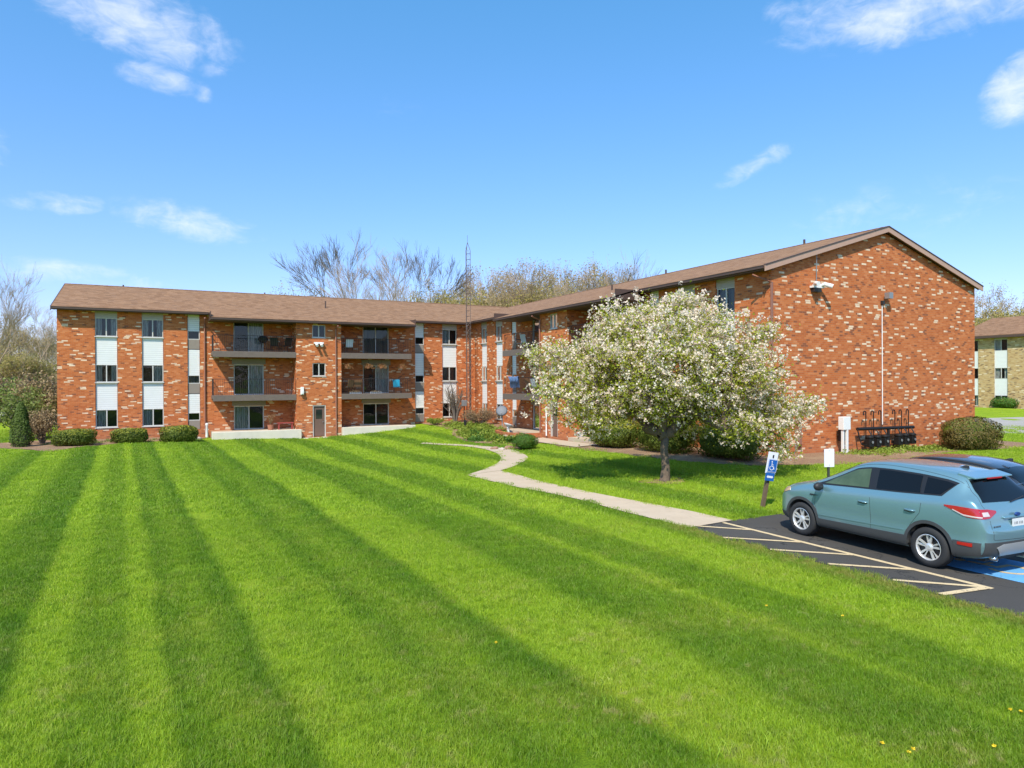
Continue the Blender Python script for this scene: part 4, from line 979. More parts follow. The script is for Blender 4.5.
for px, D, top, k in [(432,92,284,'C'),(448,98,280,'E'),(458,90,274,'D'),(474,100,276,'C'),(486,94,270,'G'),(497,104,272,'D'),(508,92,268,'C'),(520,98,266,'E'),(530,90,262,'G'),(541,102,264,'D'),(550,94,261,'C'),(560,99,262,'G'),(570,92,264,'D'),(580,104,266,'C'),(588,95,270,'E'),(466,86,292,'F'),(505,86,292,'F'),(536,88,290,'F'),(560,86,292,'F'),(420,102,288,'D'),(520,108,275,'D'),(486,110,280,'D'),(550,108,272,'D')]:
    place_tree(k, px, D, top)
# left edge of the picture
place_tree('B', -8, 62, 262, 'large bare tree cut by the left edge of the picture', None, 2.6)
place_tree('B', 12, 66, 292, 'bare tree with fine twigs just inside the left edge', None, 3.5)
for px, D, top, k in [(3,74,318,'C'),(16,70,322,'E'),(27,72,326,'C'),(38,76,330,'G'),(48,70,328,'E'),(60,78,335,'C'),(-12,70,315,'D'),(-30,76,310,'C'),(22,60,352,'F'),(44,62,356,'F'),(6,62,350,'F'),(60,84,338,'D'),(34,86,328,'D'),(10,88,320,'G'),(-45,70,320,'G'),(74,90,340,'D')]:
    place_tree(k, px, D, top, LAB[k]+' in the wood left of the building', 'trees in the wood left of the building')
for i in range(11):
    px = -30+i*9; D = 56+random.uniform(-3, 6); u, v = cam2w(D*(px-512)/683, D)
    loose_bush('undergrowth_shrub', (u, v), (4.2,3.2,random.uniform(2.8, 4.4)), 'dry' if i % 3 else 'light_bush', 'dry brown shrub at the edge of the left wood' if i % 3 else 'pale green shrub at the edge of the left wood', n=1800, leaf=.12, stems=26, zb=-.1, group='undergrowth along the left wood')
# right of the gable, behind the tan building
for px, D, top, k in [(978,104,300,'D'),(990,108,292,'C'),(1004,112,300,'D'),(984,98,316,'F'),(1016,110,300,'C'),(1030,112,298,'D'),(1050,110,296,'G'),(1000,100,312,'F'),(1024,102,306,'F'),(960,104,300,'D')]:
    place_tree(k, px, D, top, LAB[k]+' behind the tan building', 'trees behind the tan building')
# far horizon wood round about
mb = MB()
hw = []
for i in range(260):
    a = i/260*6.283; r = 330+40*math.sin(i*1.3); hw.append((r*math.cos(a), r*math.sin(a), 13+4*math.sin(i*.7)+3*math.sin(i*2.1)))
C = []
for i in range(26000):
    x, y, h = hw[rng.integers(0, 260)]; C.append((x+rng.normal()*7, y+rng.normal()*7, rng.random()**.7*h))
C = np.array(C); o = quads_obj('far_wood', leaf_quads(C, 1.4, .2, asp=.8), np.zeros(len(C), int), [M['bud_tan']]); tag(o, 'distant budding wood closing the horizon all round', 'wood', kind='stuff')
# small bushes at the tan building
for px, lab in ((984,'round green shrub at the foot of the tan building, beside the red gable edge'), (1005,'wide green shrub under the middle windows of the tan building'), (1024,'green shrub of the tan building cut by the right picture edge')):
    D = 67 if px < 1000 else 64; u, v = cam2w(D*(px-512)/683, D); box_hedge('foundation_shrub', (u-.0, v), (2.3,1.6,1.05), R(90), [M['green_bush']], lab, 'shrub', n=1500, leaf=.07, power=2.6, z=.45)
# dandelions
def dandelion():
    o = empty('dandelion', (0,0,0), 'x', 'flower'); V = []
    p, q = sphere_pts(60, .5); p = p*np.array([.028,.028,.012])+np.array([0,0,.085])
    quads_obj('flower_head', leaf_quads(p, .012, .8), np.zeros(60, int), [M['dandelion']], o); MB().tube([(0,0,0),(.004,0,.08)], .003, 5).build('stem', M['green_bush'], o, local=True); return o
M['dandelion'] = simple('dandelion_yellow', (.85,.62,.02), .6)
dp = None
for x, y, lab in ((494.6,646,'lone dandelion in the middle of the lawn'), (765.8,608.5,'dandelion nearest the dark asphalt edge'), (842,618.8,'dandelion on the lawn below the zigzag line'), (1009.5,714,'left dandelion of the pair at the right picture edge'), (1020,716,'right dandelion of the pair at the right picture edge'), (881,748,'dandelion left of the touching pair near the bottom edge'), (907.8,757.5,'lower dandelion of the touching pair near the bottom edge'), (912,754,'upper dandelion of the touching pair near the bottom edge'), (993,751,'dandelion in the bottom right corner of the lawn')):
    u, v, z = pix(x, y); o = dandelion() if dp is None else copy_tree(dp); dp = dp or o
    o.location = (u, v, z-.01); o.rotation_euler = (0, 0, x); o['label'] = lab; o['category'] = 'flower'; o['group'] = 'dandelions in the lawn'; o.scale = (.6,)*3
# -------------------------------------------------- grass blades, instanced tufts
def tuft(name, n, rad, h, w, lean=.5):
    V = []; F = []; ang = rng.random(n)*6.283; rr = rad*np.sqrt(rng.random(n))
    for i in range(n):
        a = ang[i]; x, y = rr[i]*math.cos(a), rr[i]*math.sin(a); hh = h*random.uniform(.55, 1.15); b = random.uniform(0, 6.283); l = random.gauss(0, lean)*hh; l2 = random.gauss(0, lean)*hh
        wx, wy = w*math.cos(b), w*math.sin(b); k = len(V)
        V += [(x-wx, y-wy, -.01), (x+wx, y+wy, -.01), (x+l*.4+wx*.8, y+l2*.4+wy*.8, hh*.6), (x+l*.4-wx*.8, y+l2*.4-wy*.8, hh*.6), (x+l, y+l2, hh)]; F += [(k, k+1, k+2, k+3), (k+3, k+2, k+4)]
    me = bpy.data.meshes.new(name); me.from_pydata(V, [], F); me.materials.append(M['blade']); return me
def excl(x, y):
    b = (x > LOT[0]-.02) & (y < LOT[3]) & (x < LOT[1]) & (y > LOT[2])
    for P in (list(pathA_lo)+list(pathA_up)[::-1], list(pathB_l)+list(pathB_r)[::-1], BED1, BED2, BED3, [(18,33.6),(17.75,27),(19.2,27),(19.4,33.4)]): b |= inpoly(x, y, P)
    b |= (y > 44.3) & (x > -4.7) & (x < 21) | (x > 19.5) & (y > 18.3) & (x < 35)
    return b
def grass_layer(name, D0, D1, dens, me, smin, smax, label):
    A = .80*(D1**2-D0**2)+6*(D1-D0); n = int(A*dens)
    D = np.sqrt(D0**2+(D1**2-D0**2)*rng.random(n)); X = (rng.random(n)*2-1)*(D*.80+1.)
    u = SA*D+CA*X; v = CA*D-SA*X; k = ~excl(u, v); u, v = u[k], v[k]; z = terr(u, v)
    pm = bpy.data.meshes.new(name); pm.vertices.add(len(u)); pm.vertices.foreach_set('co', np.stack([u, v, z], 1).astype(np.float32).ravel())
    o = bpy.data.objects.new(name, pm); COL.objects.link(o); tag(o, label, 'grass', kind='stuff')
    so_ = bpy.data.objects.new('grass_tuft', me)
    ng = bpy.data.node_groups.new(name, 'GeometryNodeTree'); ng.interface.new_socket('Geometry', in_out='INPUT', socket_type='NodeSocketGeometry'); ng.interface.new_socket('Geometry', in_out='OUTPUT', socket_type='NodeSocketGeometry')
    N = ng.nodes; gi = N.new('NodeGroupInput'); go = N.new('NodeGroupOutput'); iop = N.new('GeometryNodeInstanceOnPoints'); oi = N.new('GeometryNodeObjectInfo'); oi.inputs['Object'].default_value = so_
    rv = N.new('FunctionNodeRandomValue'); rv.data_type = 'FLOAT_VECTOR'; rv.inputs[0].default_value = (-.12,-.12,0); rv.inputs[1].default_value = (.12,.12,6.283)
    rs = N.new('FunctionNodeRandomValue'); rs.data_type = 'FLOAT'; rs.inputs[2].default_value = smin; rs.inputs[3].default_value = smax; rs.inputs['Seed'].default_value = 3
    L = ng.links; L.new(gi.outputs[0], iop.inputs['Points']); L.new(oi.outputs['Geometry'], iop.inputs['Instance']); L.new(rv.outputs[0], iop.inputs['Rotation']); L.new(rs.outputs[1], iop.inputs['Scale']); L.new(iop.outputs[0], go.inputs[0])
    md = o.modifiers.new('blades', 'NODES'); md.node_group = ng
    return o
grass_layer('grass', 4.2, 16, 1.1, tuft('tuft', 60, .10, .085, .0026, .6), .7, 1.4, 'longer untidy grass clumps left by the mower')
grass_layer('grass', 4.2, 9, 95, tuft('tuft', 85, .11, .050, .0020), .7, 1.35, 'short mown green grass in front of the camera')
grass_layer('grass', 9, 16, 48, tuft('tuft', 90, .16, .052, .0032), .7, 1.35, 'mown striped lawn grass in the middle distance')
grass_layer('grass', 16, 30, 17, tuft('tuft', 90, .26, .055, .0055), .7, 1.35, 'mown striped lawn grass towards the building')
grass_layer('grass', 30, 47, 6, tuft('tuft', 90, .42, .06, .009), .7, 1.3, 'mown lawn grass at the foot of the building')
# ================================================================ cars
M['tyre'] = simple('tyre_rubber', (.025,.025,.026), .8, bump=.2)
M['rim'] = simple('alloy_rim', (.78,.77,.75), .35, metal=.55, var=.03)
M['chrome'] = simple('chrome', (.75,.76,.77), .12, metal=1, var=.02)
M['gloss_black'] = simple('gloss_black_trim', (.02,.02,.022), .35, var=.05, spec=.4)
M['clad'] = simple('grey_plastic_cladding', (.055,.058,.060), .55, var=.1)
M['silver'] = simple('silver_skid_plate', (.42,.43,.43), .4, metal=.4, var=.05)
def carpaint(name, col, coat=1.):
    t = NT(name); p = t.obj(); c = t.mix(t.noise(p, 900, 1), tuple(q*.9 for q in col), tuple(q*1.12 for q in col))
    dirt = t.mr(t.sep(p)[2], .25, .75, .28, 0); c = t.mix(dirt, c, (.12,.11,.095))
    return t.out(t.pbr(c, .32, .5, Coat_Weight=coat, Coat_Roughness=.06))
M['teal'] = carpaint('teal_metallic_paint', (.20,.36,.405)); M['graph'] = carpaint('graphite_metallic_paint', (.05,.05,.052))
t = NT('tinted_car_glass'); M['carglass'] = t.out(t.pbr((.006,.007,.008), .03, spec=.38))
t = NT('front_glass_painted_view'); M['carglass_front'] = t.out(t.pbr(t.mix(t.noise(t.obj(), 2.5, 3), (.02,.04,.02), (.12,.17,.10)), .03, spec=.42))  # opaque pane; the bright greenery seen through it is painted as colour
M['redlens'] = simple('red_lamp_lens', (.42,.012,.015), .15, var=.2, Coat_Weight=.8)
M['palelens'] = simple('pale_lamp_lens', (.62,.52,.50), .15, var=.1, Coat_Weight=.8)
M['amber'] = simple('amber_headlamp', (.62,.42,.26), .15, var=.15, Coat_Weight=.8)
M['plate'] = simple('white_number_plate', (.75,.76,.74), .4, var=.03); M['plate_ink'] = simple('plate_ink', (.05,.06,.10), .6)
M['badge'] = simple('blue_oval_badge', (.02,.06,.22), .2)
def car_body(paint, S):
    """S: side profile data"""
    def ip(x, P): return float(np.interp(x, [p[0] for p in P], [p[1] for p in P]))
    xs = S['xs']; rings = []
    for x in xs:
        w = ip(x, S['w']); zb = ip(x, S['zb']); zt = ip(x, S['zt']); belt = min(ip(x, S['belt']), zt-.035); wr = min(ip(x, S['wr']), w-.05)
        wb = w-.045; z7 = belt; zr = zt-.085 if zt-belt > .15 else belt+(zt-belt)*.45
        p7 = (wb, z7); p10 = (wr, max(zr, z7+.012))
        if zt-belt < .15: p10 = (w-.13, belt+(zt-belt)*.45)
        pts = [(0, zb), (w-.16, zb), (w-.035, zb+.045), (w-.006, zb+.16), (w+.004, .52), (w-.012, .64), (w+.006, .82), (w-.008, z7-.055), p7,
               (p7[0]+(p10[0]-p7[0])*.33+.012, p7[1]+(p10[1]-p7[1])*.33), (p7[0]+(p10[0]-p7[0])*.7+.010, p7[1]+(p10[1]-p7[1])*.7), p10,
               (p10[0]-.075, zt-.035 if zt-belt > .15 else belt+(zt-belt)*.72), (p10[0]*.55, zt-.008), (0, zt)]
        # keep heights in order near the ends
        zz_ = [q[1] for q in pts]
        for i in range(4, 8): zz_[i] = min(max(zz_[i], zb+.12+.02*i), z7-.02*(8-i))
        pts = [(q[0], z_) for q, z_ in zip(pts, zz_)]
        rings.append((x, pts))
    V = []; F = []; K = len(rings[0][1]); full = 2*K-2
    for x, pts in rings:
        L = [(x, y, z) for y, z in pts]; V += L+[(x, -y, z) for x_, (y, z) in zip([x]*K, pts[::-1])][1:-1]
    for i in range(len(rings)-1):
        for k in range(full):
            k2 = (k+1) % full; F.append((i*full+k, i*full+k2, (i+1)*full+k2, (i+1)*full+k))
    # bowed nose and tail caps
    def cap(i, dx):
        x, pts = rings[i]; base = i*full; cz = sum(q[1] for q in pts)/K; nb = len(V)
        for k in range(full):
            v = V[base+k]; V.append((x+dx, v[1]*.88, cz+(v[2]-cz)*.84))
        for k in range(full): k2 = (k+1) % full; F.append((base+k, nb+k, nb+k2, base+k2))
        nb2 = len(V)
        for k in range(full): v = V[base+k]; V.append((x+dx*1.5, v[1]*.5, cz+(v[2]-cz)*.5))
        for k in range(full): k2 = (k+1) % full; F.append((nb+k, nb2+k, nb2+k2, nb+k2))
        V.append((x+dx*1.6, 0, cz)); c = len(V)-1
        for k in range(full): F.append((nb2+k, c, nb2+(k+1) % full))
    cap(0, -.045); cap(len(rings)-1, .05)
    me = bpy.data.meshes.new('tmp'); me.from_pydata(V, [], F)
    bm = bmesh.new(); bm.from_mesh(me); bmesh.ops.recalc_face_normals(bm, faces=bm.faces); bm.to_mesh(me); bm.free()
    o = bpy.data.objects.new('tmp', me); COL.objects.link(o)
    sm = o.modifiers.new('s', 'SUBSURF'); sm.levels = 2; sm.render_levels = 2
    cut = MB()
    for ax_ in S['axles']:
        for sd in (-1, 1): cut.lathe([(S['arch'], sd*.58), (S['arch'], sd*1.2)], (ax_, 0, S['wr_']+.015), 40, 'y')
    co = cut.build('cut', [M['clad']]); 
    bo = o.modifiers.new('b', 'BOOLEAN'); bo.object = co; bo.operation = 'DIFFERENCE'; bo.solver = 'EXACT'
    o2 = bpy.data.objects.new('tmp2', me); COL.objects.link(o2); s2 = o2.modifiers.new('s', 'SUBSURF'); s2.levels = 2
    dg = bpy.context.evaluated_depsgraph_get(); dg.update()
    final = bpy.data.meshes.new_from_object(o.evaluated_get(dg)); fullm = bpy.data.meshes.new_from_object(o2.evaluated_get(dg))
    bvh = BVHTree.FromPolygons([v.co.copy() for v in fullm.vertices], [tuple(p.vertices) for p in fullm.polygons])
    for q in (o, o2, co): bpy.data.objects.remove(q)
    final.materials.clear(); final.materials.append(paint); final.materials.append(M['black_plastic'])
    for p in final.polygons:
        c = p.center; p.use_smooth = True; p.material_index = 0
        for ax_ in S['axles']:
            r = math.hypot(c.x-ax_, c.z-S['wr_']-.015)
            if r < S['arch']+.012 and abs(c.y) < w_max(S)-.03 and abs(c.y) < .84 : p.material_index = 1
    final.name = 'body'
    b = bpy.data.objects.new('body', final); COL.objects.link(b); return b, bvh
def w_max(S): return max(p[1] for p in S['w'])
def cast(bvh, o, d):
    h = bvh.ray_cast(Vector(o), Vector(d)); return h[0], h[1]
def patch_on(bvh, A, B, axis, mat, name, parent, off=.006, m=14, n=6, depth=.02, mirror=False, sides=(1,)):
    if mirror:
        patch_on(bvh, A, B, axis, mat, name, parent, off, m, n, depth, False, (1,)); return patch_on(bvh, A, B, axis, mat, name, parent, off, m, n, depth, False, (-1,))
    """ruled patch between polylines A and B, seen along an axis, laid on the body; with a thin rim"""
    def rs(P, m):
        P = np.array(P, float); d = np.r_[0, np.cumsum(np.linalg.norm(np.diff(P, axis=0), axis=1))]; t_ = np.linspace(0, d[-1], m); return np.stack([np.interp(t_, d, P[:, i]) for i in range(2)], 1)
    A, B = rs(A, m), rs(B, m); mb = MB()
    for sgn in sides:
        V = []; base = []
        for i in range(m):
            for j in range(n+1):
                q = A[i]+(B[i]-A[i])*j/n
                if axis == 'side': p, nn = cast(bvh, (q[0], 3*sgn, q[1]), (0, -sgn, 0))
                elif axis == 'rear': p, nn = cast(bvh, (-5, q[0]*sgn, q[1]), (1, 0, 0))
                elif axis == 'front': p, nn = cast(bvh, (5, q[0]*sgn, q[1]), (-1, 0, 0))
                else: p, nn = cast(bvh, (q[0], q[1]*sgn, 5), (0, 0, -1))
                if p is None: p = Vector(V[-1]) if V else Vector((q[0], 0, q[1])); nn = Vector((0, 0, 0)) if V else Vector((0, 1, 0))
                if nn.dot({'side': Vector((0, sgn, 0)), 'rear': Vector((-1,0,0)), 'front': Vector((1,0,0)), 'top': Vector((0,0,1))}[axis]) < 0: nn = -nn
                V.append(p+nn*off); base.append(p-nn*depth)
        F = [(i*(n+1)+j, (i+1)*(n+1)+j, (i+1)*(n+1)+j+1, i*(n+1)+j+1) for i in range(m-1) for j in range(n)]
        rim = [i*(n+1) for i in range(m)]+[(m-1)*(n+1)+j for j in range(1, n+1)]+[i*(n+1)+n for i in range(m-2, -1, -1)]+[j for j in range(n-1, 0, -1)]
        nb = len(V); V2 = [V[k] for k in rim]+[base[k] for k in rim]; R_ = len(rim)
        mb.add(V, F); mb.add(V2, [(k, (k+1) % R_, R_+(k+1) % R_, R_+k) for k in range(R_)])
    o = mb.build(name, mat, parent, local=True, smooth=True)
    return o
def wheel(root, x, y, rad, sd, spokes=5):
    wc = bpy.data.objects
    mb = MB(); w = .115
    prof = [(rad*.66, -w), (rad*.80, -w*1.0), (rad*.95, -w*.93), (rad*.995, -w*.7), (rad, -w*.3), (rad, w*.3), (rad*.995, w*.7), (rad*.95, w*.93), (rad*.80, w), (rad*.66, w), (rad*.64, w*.6), (rad*.64, -w*.6)]
    mb.lathe(prof+[prof[0]], (x, y, rad), 40, 'y', caps=False); t_ = mb.build('wheel', M['tyre'], root, local=True, smooth=True); 
    mb = MB(); yy_ = y+sd*w*.86
    mb.lathe([(rad*.60, sd*-.02), (rad*.665, 0), (rad*.665, sd*.012), (rad*.63, sd*.016), (rad*.60, sd*-.0), (rad*.58, sd*-.04)], (x, yy_, rad), 40, 'y', caps=False)
    for k in range(spokes):
        a = 2*math.pi*k/spokes+.35
        for s in (-1, 1):
            a0 = a+s*.13; a1 = a+s*.20
            P = [(.13, a0-s*.30), (.64, a1-.085), (.64, a1+.085), (.14, a0+s*.35)]
            V = []
            for dy in (.004, -.022):
                for r, an in P: V.append((x+rad*r*math.cos(an), yy_+sd*(dy-(.022*(1-r))), rad+rad*r*math.sin(an)))
            mb.add(V, [(0,1,2,3),(7,6,5,4),(0,4,5,1),(1,5,6,2),(2,6,7,3),(3,7,4,0)])
    mb.lathe([(0, sd*.004), (rad*.10, sd*.004), (rad*.20, sd*-.012), (rad*.20, sd*-.05)], (x, yy_, rad), 20, 'y')
    mb.build('rim', M['rim'], t_, local=True, smooth=False)
    MB().lathe([(0, sd*-.055), (rad*.64, sd*-.055), (rad*.64, sd*-.075), (0, sd*-.075)], (x, yy_, rad), 30, 'y').build('dark_wheel_back', M['black_plastic'], t_, local=True)  # black backing disc, its colour stands for the shade between the spokes
    return t_
def seam(bvh, P, axis, parent, name='panel_gap', r=.0035, m=24, mat='black_plastic', mirror=True, sides=(1,)):
    if mirror:
        seam(bvh, P, axis, parent, name, r, m, mat, False, (1,)); return seam(bvh, P, axis, parent, name, r, m, mat, False, (-1,))
    P = np.array(P, float); d = np.r_[0, np.cumsum(np.linalg.norm(np.diff(P, axis=0), axis=1))]; t_ = np.linspace(0, d[-1], m); Q = np.stack([np.interp(t_, d, P[:, i]) for i in range(2)], 1)
    mb = MB()
    for sgn in sides:
        L = []
        for q in Q:
            if axis == 'side': p, nn = cast(bvh, (q[0], 3*sgn, q[1]), (0, -sgn, 0))
            elif axis == 'rear': p, nn = cast(bvh, (-5, q[0]*sgn, q[1]), (1, 0, 0))
            else: p, nn = cast(bvh, (q[0], q[1]*sgn, 5), (0, 0, -1))
            if p is not None: L.append(p)
        if len(L) > 2: mb.tube(L, r, 4)
    return mb.build(name, M[mat], parent, local=True)
def make_suv(name, loc, rz, label, paint, dark=False, scale=1):
    root = empty(name, loc, label, 'car', rz=rz); k = dark
    top = [(-2.22,.82),(-2.19,1.02),(-2.13,1.15),(-2.0,1.32),(-1.84,1.51),(-1.74,1.585),(-1.55,1.63),(-1.1,1.67),(-.5,1.69),(-.05,1.675),(.22,1.62),(.55,1.45),(.95,1.25),(1.15,1.145),(1.4,1.10),(1.7,1.04),(1.9,.98),(2.02,.89),(2.10,.76)]
    if k: top = [(-2.27,.84),(-2.23,1.0),(-2.16,1.10),(-1.95,1.24),(-1.72,1.42),(-1.5,1.53),(-1.2,1.60),(-.8,1.65),(-.4,1.665),(0,1.65),(.3,1.58),(.6,1.44),(.98,1.21),(1.2,1.10),(1.45,1.06),(1.8,1.0),(2.0,.93),(2.12,.84),(2.2,.72)]
    S = dict(xs=[-2.22,-2.19,-2.13,-2.04,-1.93,-1.83,-1.73,-1.58,-1.35,-1.1,-.8,-.5,-.2,.05,.25,.45,.65,.85,1.05,1.2,1.34,1.5,1.7,1.86,1.96,2.04,2.09],
        zt=top, w=[(-2.22,.79),(-2.15,.85),(-2.0,.895),(-1.6,.915),(0,.92),(1.3,.915),(1.65,.89),(1.87,.83),(2.0,.76),(2.09,.66)],
        zb=[(-2.22,.34),(-2.1,.27),(-1.6,.22),(1.7,.22),(1.98,.26),(2.09,.32)],
        belt=[(-2.22,1.18),(-1.95,1.235),(-1.6,1.215),(-.8,1.165),(.2,1.12),(1.0,1.075),(1.3,1.04),(1.8,.92),(2.09,.70)],
        wr=[(-2.27,.62),(-2.0,.60),(-1.75,.60),(-1.2,.62),(-.3,.625),(.25,.60),(.6,.64),(1.0,.72),(1.3,.76)], axles=(1.34,-1.35), arch=.392, wr_=.338)
    body, bvh = car_body(paint, S); body.parent = root; body.name = 'body'
    R_ = .338
    for x in (1.34, -1.35):
        for sd in (1, -1): wheel(root, x, sd*.80, R_, sd)
    # underbody
    mb = MB(); mb.box(-2.1, 2.0, -.62, .62, .24, .34); mb.box(-1.7,-1.0,-.60,.60,.2,.7); mb.box(1.0,1.7,-.58,.58,.2,.7); mb.build('underbody', M['black_plastic'], root, local=True)
    def top_z(x, dz): return float(np.interp(x, [p[0] for p in top], [p[1] for p in top]))-dz
    def belt(x): return float(np.interp(x, [p[0] for p in S['belt']], [p[1] for p in S['belt']]))
    # blackout band round the side windows, then the panes
    gl = lambda A, B, nm='side_window', mt='carglass', off=.009: patch_on(bvh, A, B, 'side', M[mt], nm, root, off, mirror=True)
    up = lambda x: top_z(x, .135)
    xa = [1.12, .9, .6, .35, .1, -.25]
    patch_on(bvh, [(x, belt(x)+.02) for x in np.linspace(1.1, -1.55, 18)], [(x, max(up(x), belt(x)+.03)) for x in np.linspace(1.02, -1.72, 18)], 'side', M['gloss_black'], 'window_surround', root, .004, m=30, mirror=True)
    gl([(x, belt(x)+.045) for x in np.linspace(.82, -.18, 8)], [(x, max(up(x)-.03, belt(x)+.07)) for x in np.linspace(.62, -.10, 8)], mt='carglass_front')
    gl([(x, belt(x)+.045) for x in np.linspace(-.34, -1.17, 8)], [(x, up(x)-.03) for x in np.linspace(-.28, -1.11, 8)])
    gl([(x, belt(x)+.045) for x in np.linspace(-1.24, -1.52, 8)], [(x, max(up(x)-.035, belt(x)+.08)) for x in np.linspace(-1.20, -1.68, 8)])
    if k: gl([(x, belt(x)+.02) for x in np.linspace(1.1, -1.9, 12)], [(x, belt(x)+.045) for x in np.linspace(1.1, -1.9, 12)], 'window_trim', 'chrome', .012)
    # windscreen and rear screen
    patch_on(bvh, [(1.08,-.60),(1.10,0),(1.08,.60)], [(.30,-.50),(.34,0),(.30,.50)], 'top', M['carglass'], 'windscreen', root, .006)
    zr0, zr1 = (1.19, 1.50)
    patch_on(bvh, [(y, zr0-.02*(1-abs(y)/.7)) for y in np.linspace(-.66, .66, 9)], [(y, zr1+.015*(1-abs(y)/.5)) for y in np.linspace(-.52, .52, 9)], 'rear', M['carglass'], 'rear_window', root, .008, m=20)
    # spoiler with brake lamp
    mb = MB(); xr = -1.99 if not k else -1.62; zz0 = top_z(xr+.09, 0)
    if not k:
        mb.add([(-1.60,-.52,1.612),(-1.60,.52,1.612),(-1.88,.50,1.552),(-1.88,-.50,1.552),(-1.60,-.52,1.54),(-1.60,.52,1.54),(-1.88,.50,1.526),(-1.88,-.50,1.526)], [(0,1,2,3),(7,6,5,4),(0,4,5,1),(1,5,6,2),(2,6,7,3),(3,7,4,0)])
        s = mb.build('spoiler', paint, root, local=True); bevel(s, .012, 3); MB().box(-1.892,-1.87,-.19,.19,1.517,1.542).build('brake_lamp', M['redlens'], s, local=True)
    # roof rails / antenna
    if k:
        for sd in (1, -1):
            pass
        for sd in (1, -1): seam(bvh, [(.25,.565*sd),(-.5,.575*sd),(-1.45,.56*sd)], 'top', root, 'roof_rail', .022, mat='black_plastic', mirror=False)
    mb = MB(); mb.add([(-1.30,-.03,1.64),(-1.30,.03,1.64),(-1.46,.03,1.625),(-1.46,-.03,1.625),(-1.41,-.012,1.685),(-1.41,.012,1.685),(-1.46,.012,1.68),(-1.46,-.012,1.68)], [(0,1,5,4),(1,2,6,5),(2,3,7,6),(3,0,4,7),(4,5,6,7)]); mb.build('roof_antenna', M['black_plastic'], root, local=True)
    # arch and sill cladding
    for ax_ in S['axles']:
        a = np.linspace(R(-8), R(188), 22); r0, r1 = S['arch']-.005, S['arch']+.052; zc = R_+.015
        patch_on(bvh, [(ax_+r0*math.cos(q), zc+r0*math.sin(q)) for q in a], [(ax_+r1*math.cos(q), max(zc+r1*math.sin(q), .28)) for q in a], 'side', M['clad'], 'arch_trim', root, .012, m=34, n=2, depth=.05, mirror=True)
    patch_on(bvh, [(.93,.28),(-.93,.28)], [(.90,.43),(-.93,.47)], 'side', M['clad'], 'sill_trim', root, .010, m=20, mirror=True)
    patch_on(bvh, [(-1.80,.30),(-2.15,.36)], [(-1.76,.56),(-2.17,.57)], 'side', M['clad'], 'bumper_trim', root, .010, m=10, mirror=True)
    patch_on(bvh, [(1.79,.30),(2.02,.34)], [(1.79,.42),(2.02,.42)], 'side', M['clad'], 'bumper_trim', root, .010, m=10, mirror=True)
    # rear bumper: dark lower band with silver skid plate, reflectors, exhaust
    patch_on(bvh, [(-.80,.36),(.80,.36)], [(-.80,.58),(.80,.58)], 'rear', M['clad'], 'rear_bumper', root, .012, m=24)
    patch_on(bvh, [(-.52,.37),(.52,.37)], [(-.62,.50),(-.46,.545),(.46,.545),(.62,.50)], 'rear', M['silver'], 'skid_plate', root, .026, m=24)
    patch_on(bvh, [(-1.84,.50),(-2.06,.495)], [(-1.84,.545),(-2.06,.55)], 'side', M['redlens'], 'reflector', root, .02, m=6, mirror=True)
    for sd in (1, -1): MB().lathe([(.0,.0),(.028,0),(.035,0),(.035,.16),(.0,.16)], (-2.24, sd*.55, .30), 14, 'x').build('exhaust_tip', M['chrome'], root, local=True, smooth=True)
    # tail lamps wrap round the corner
    patch_on(bvh, [(-1.62,1.09),(-1.80,1.03),(-1.97,.96),(-2.18,.95)], [(-1.62,1.11),(-1.80,1.115),(-2.0,1.11),(-2.15,1.10)], 'side', M['redlens'], 'tail_lamp', root, .010, m=16, mirror=True)
    patch_on(bvh, [(.82,.95),(.66,.955),(.47,1.03)], [(.82,1.095),(.66,1.09),(.47,1.06)], 'rear', M['redlens'], 'tail_lamp', root, .012, m=12, mirror=True)
    patch_on(bvh, [(-1.76,1.045),(-1.94,.975),(-2.17,.963)], [(-1.76,1.06),(-1.93,.998),(-2.17,.982)], 'side', M['palelens'], 'lamp_stripe', root, .015, m=12, n=2, mirror=True)
    patch_on(bvh, [(.80,.985),(.66,.985)], [(.80,1.05),(.68,1.05)], 'rear', M['palelens'], 'reversing_lamp', root, .017, m=6, n=2, mirror=True)
    patch_on(bvh, [(1.66,.88),(1.82,.83),(1.99,.78)], [(1.68,.94),(1.84,.925),(2.0,.87)], 'side', M['amber'], 'headlight', root, .012, m=10, mirror=True)
    patch_on(bvh, [(.56,.73),(.38,.70)], [(.60,.82),(.38,.80)], 'front', M['amber'], 'headlight', root, .012, m=8, mirror=True)
    patch_on(bvh, [(-.5,.55),(.5,.55)], [(-.45,.72),(.45,.72)], 'front', M['black_plastic'], 'grille', root, .01, m=10)
    # tailgate: brow over the plate, badge, plate, wiper, handle
    def onrear(y, z, off=.0):
        p, n_ = cast(bvh, (-5, y, z), (1, 0, 0)); return p.x-off
    mb = MB(); xb = onrear(0, .96); mb.add([(xb-.035,-.33,.955),(xb-.035,.33,.955),(xb+.06,.36,.985),(xb+.06,-.36,.985),(xb-.045,-.33,.93),(xb-.045,.33,.93),(xb+.06,.36,.92),(xb+.06,-.36,.92)], [(0,1,2,3),(7,6,5,4),(0,4,5,1),(1,5,6,2),(2,6,7,3),(3,7,4,0)])
    bw = mb.build('tailgate_brow', paint, root, local=True); bevel(bw, .012, 3)
    MB().lathe([(0,-.004),(.062,-.004),(.07,.006),(.07,.02)], (0,0,0), 24, 'x').xform(Matrix.Translation((xb-.05, 0, .985)) @ Matrix.Diagonal((1, 1, .42, 1))).build('badge', M['badge'], root, local=True)
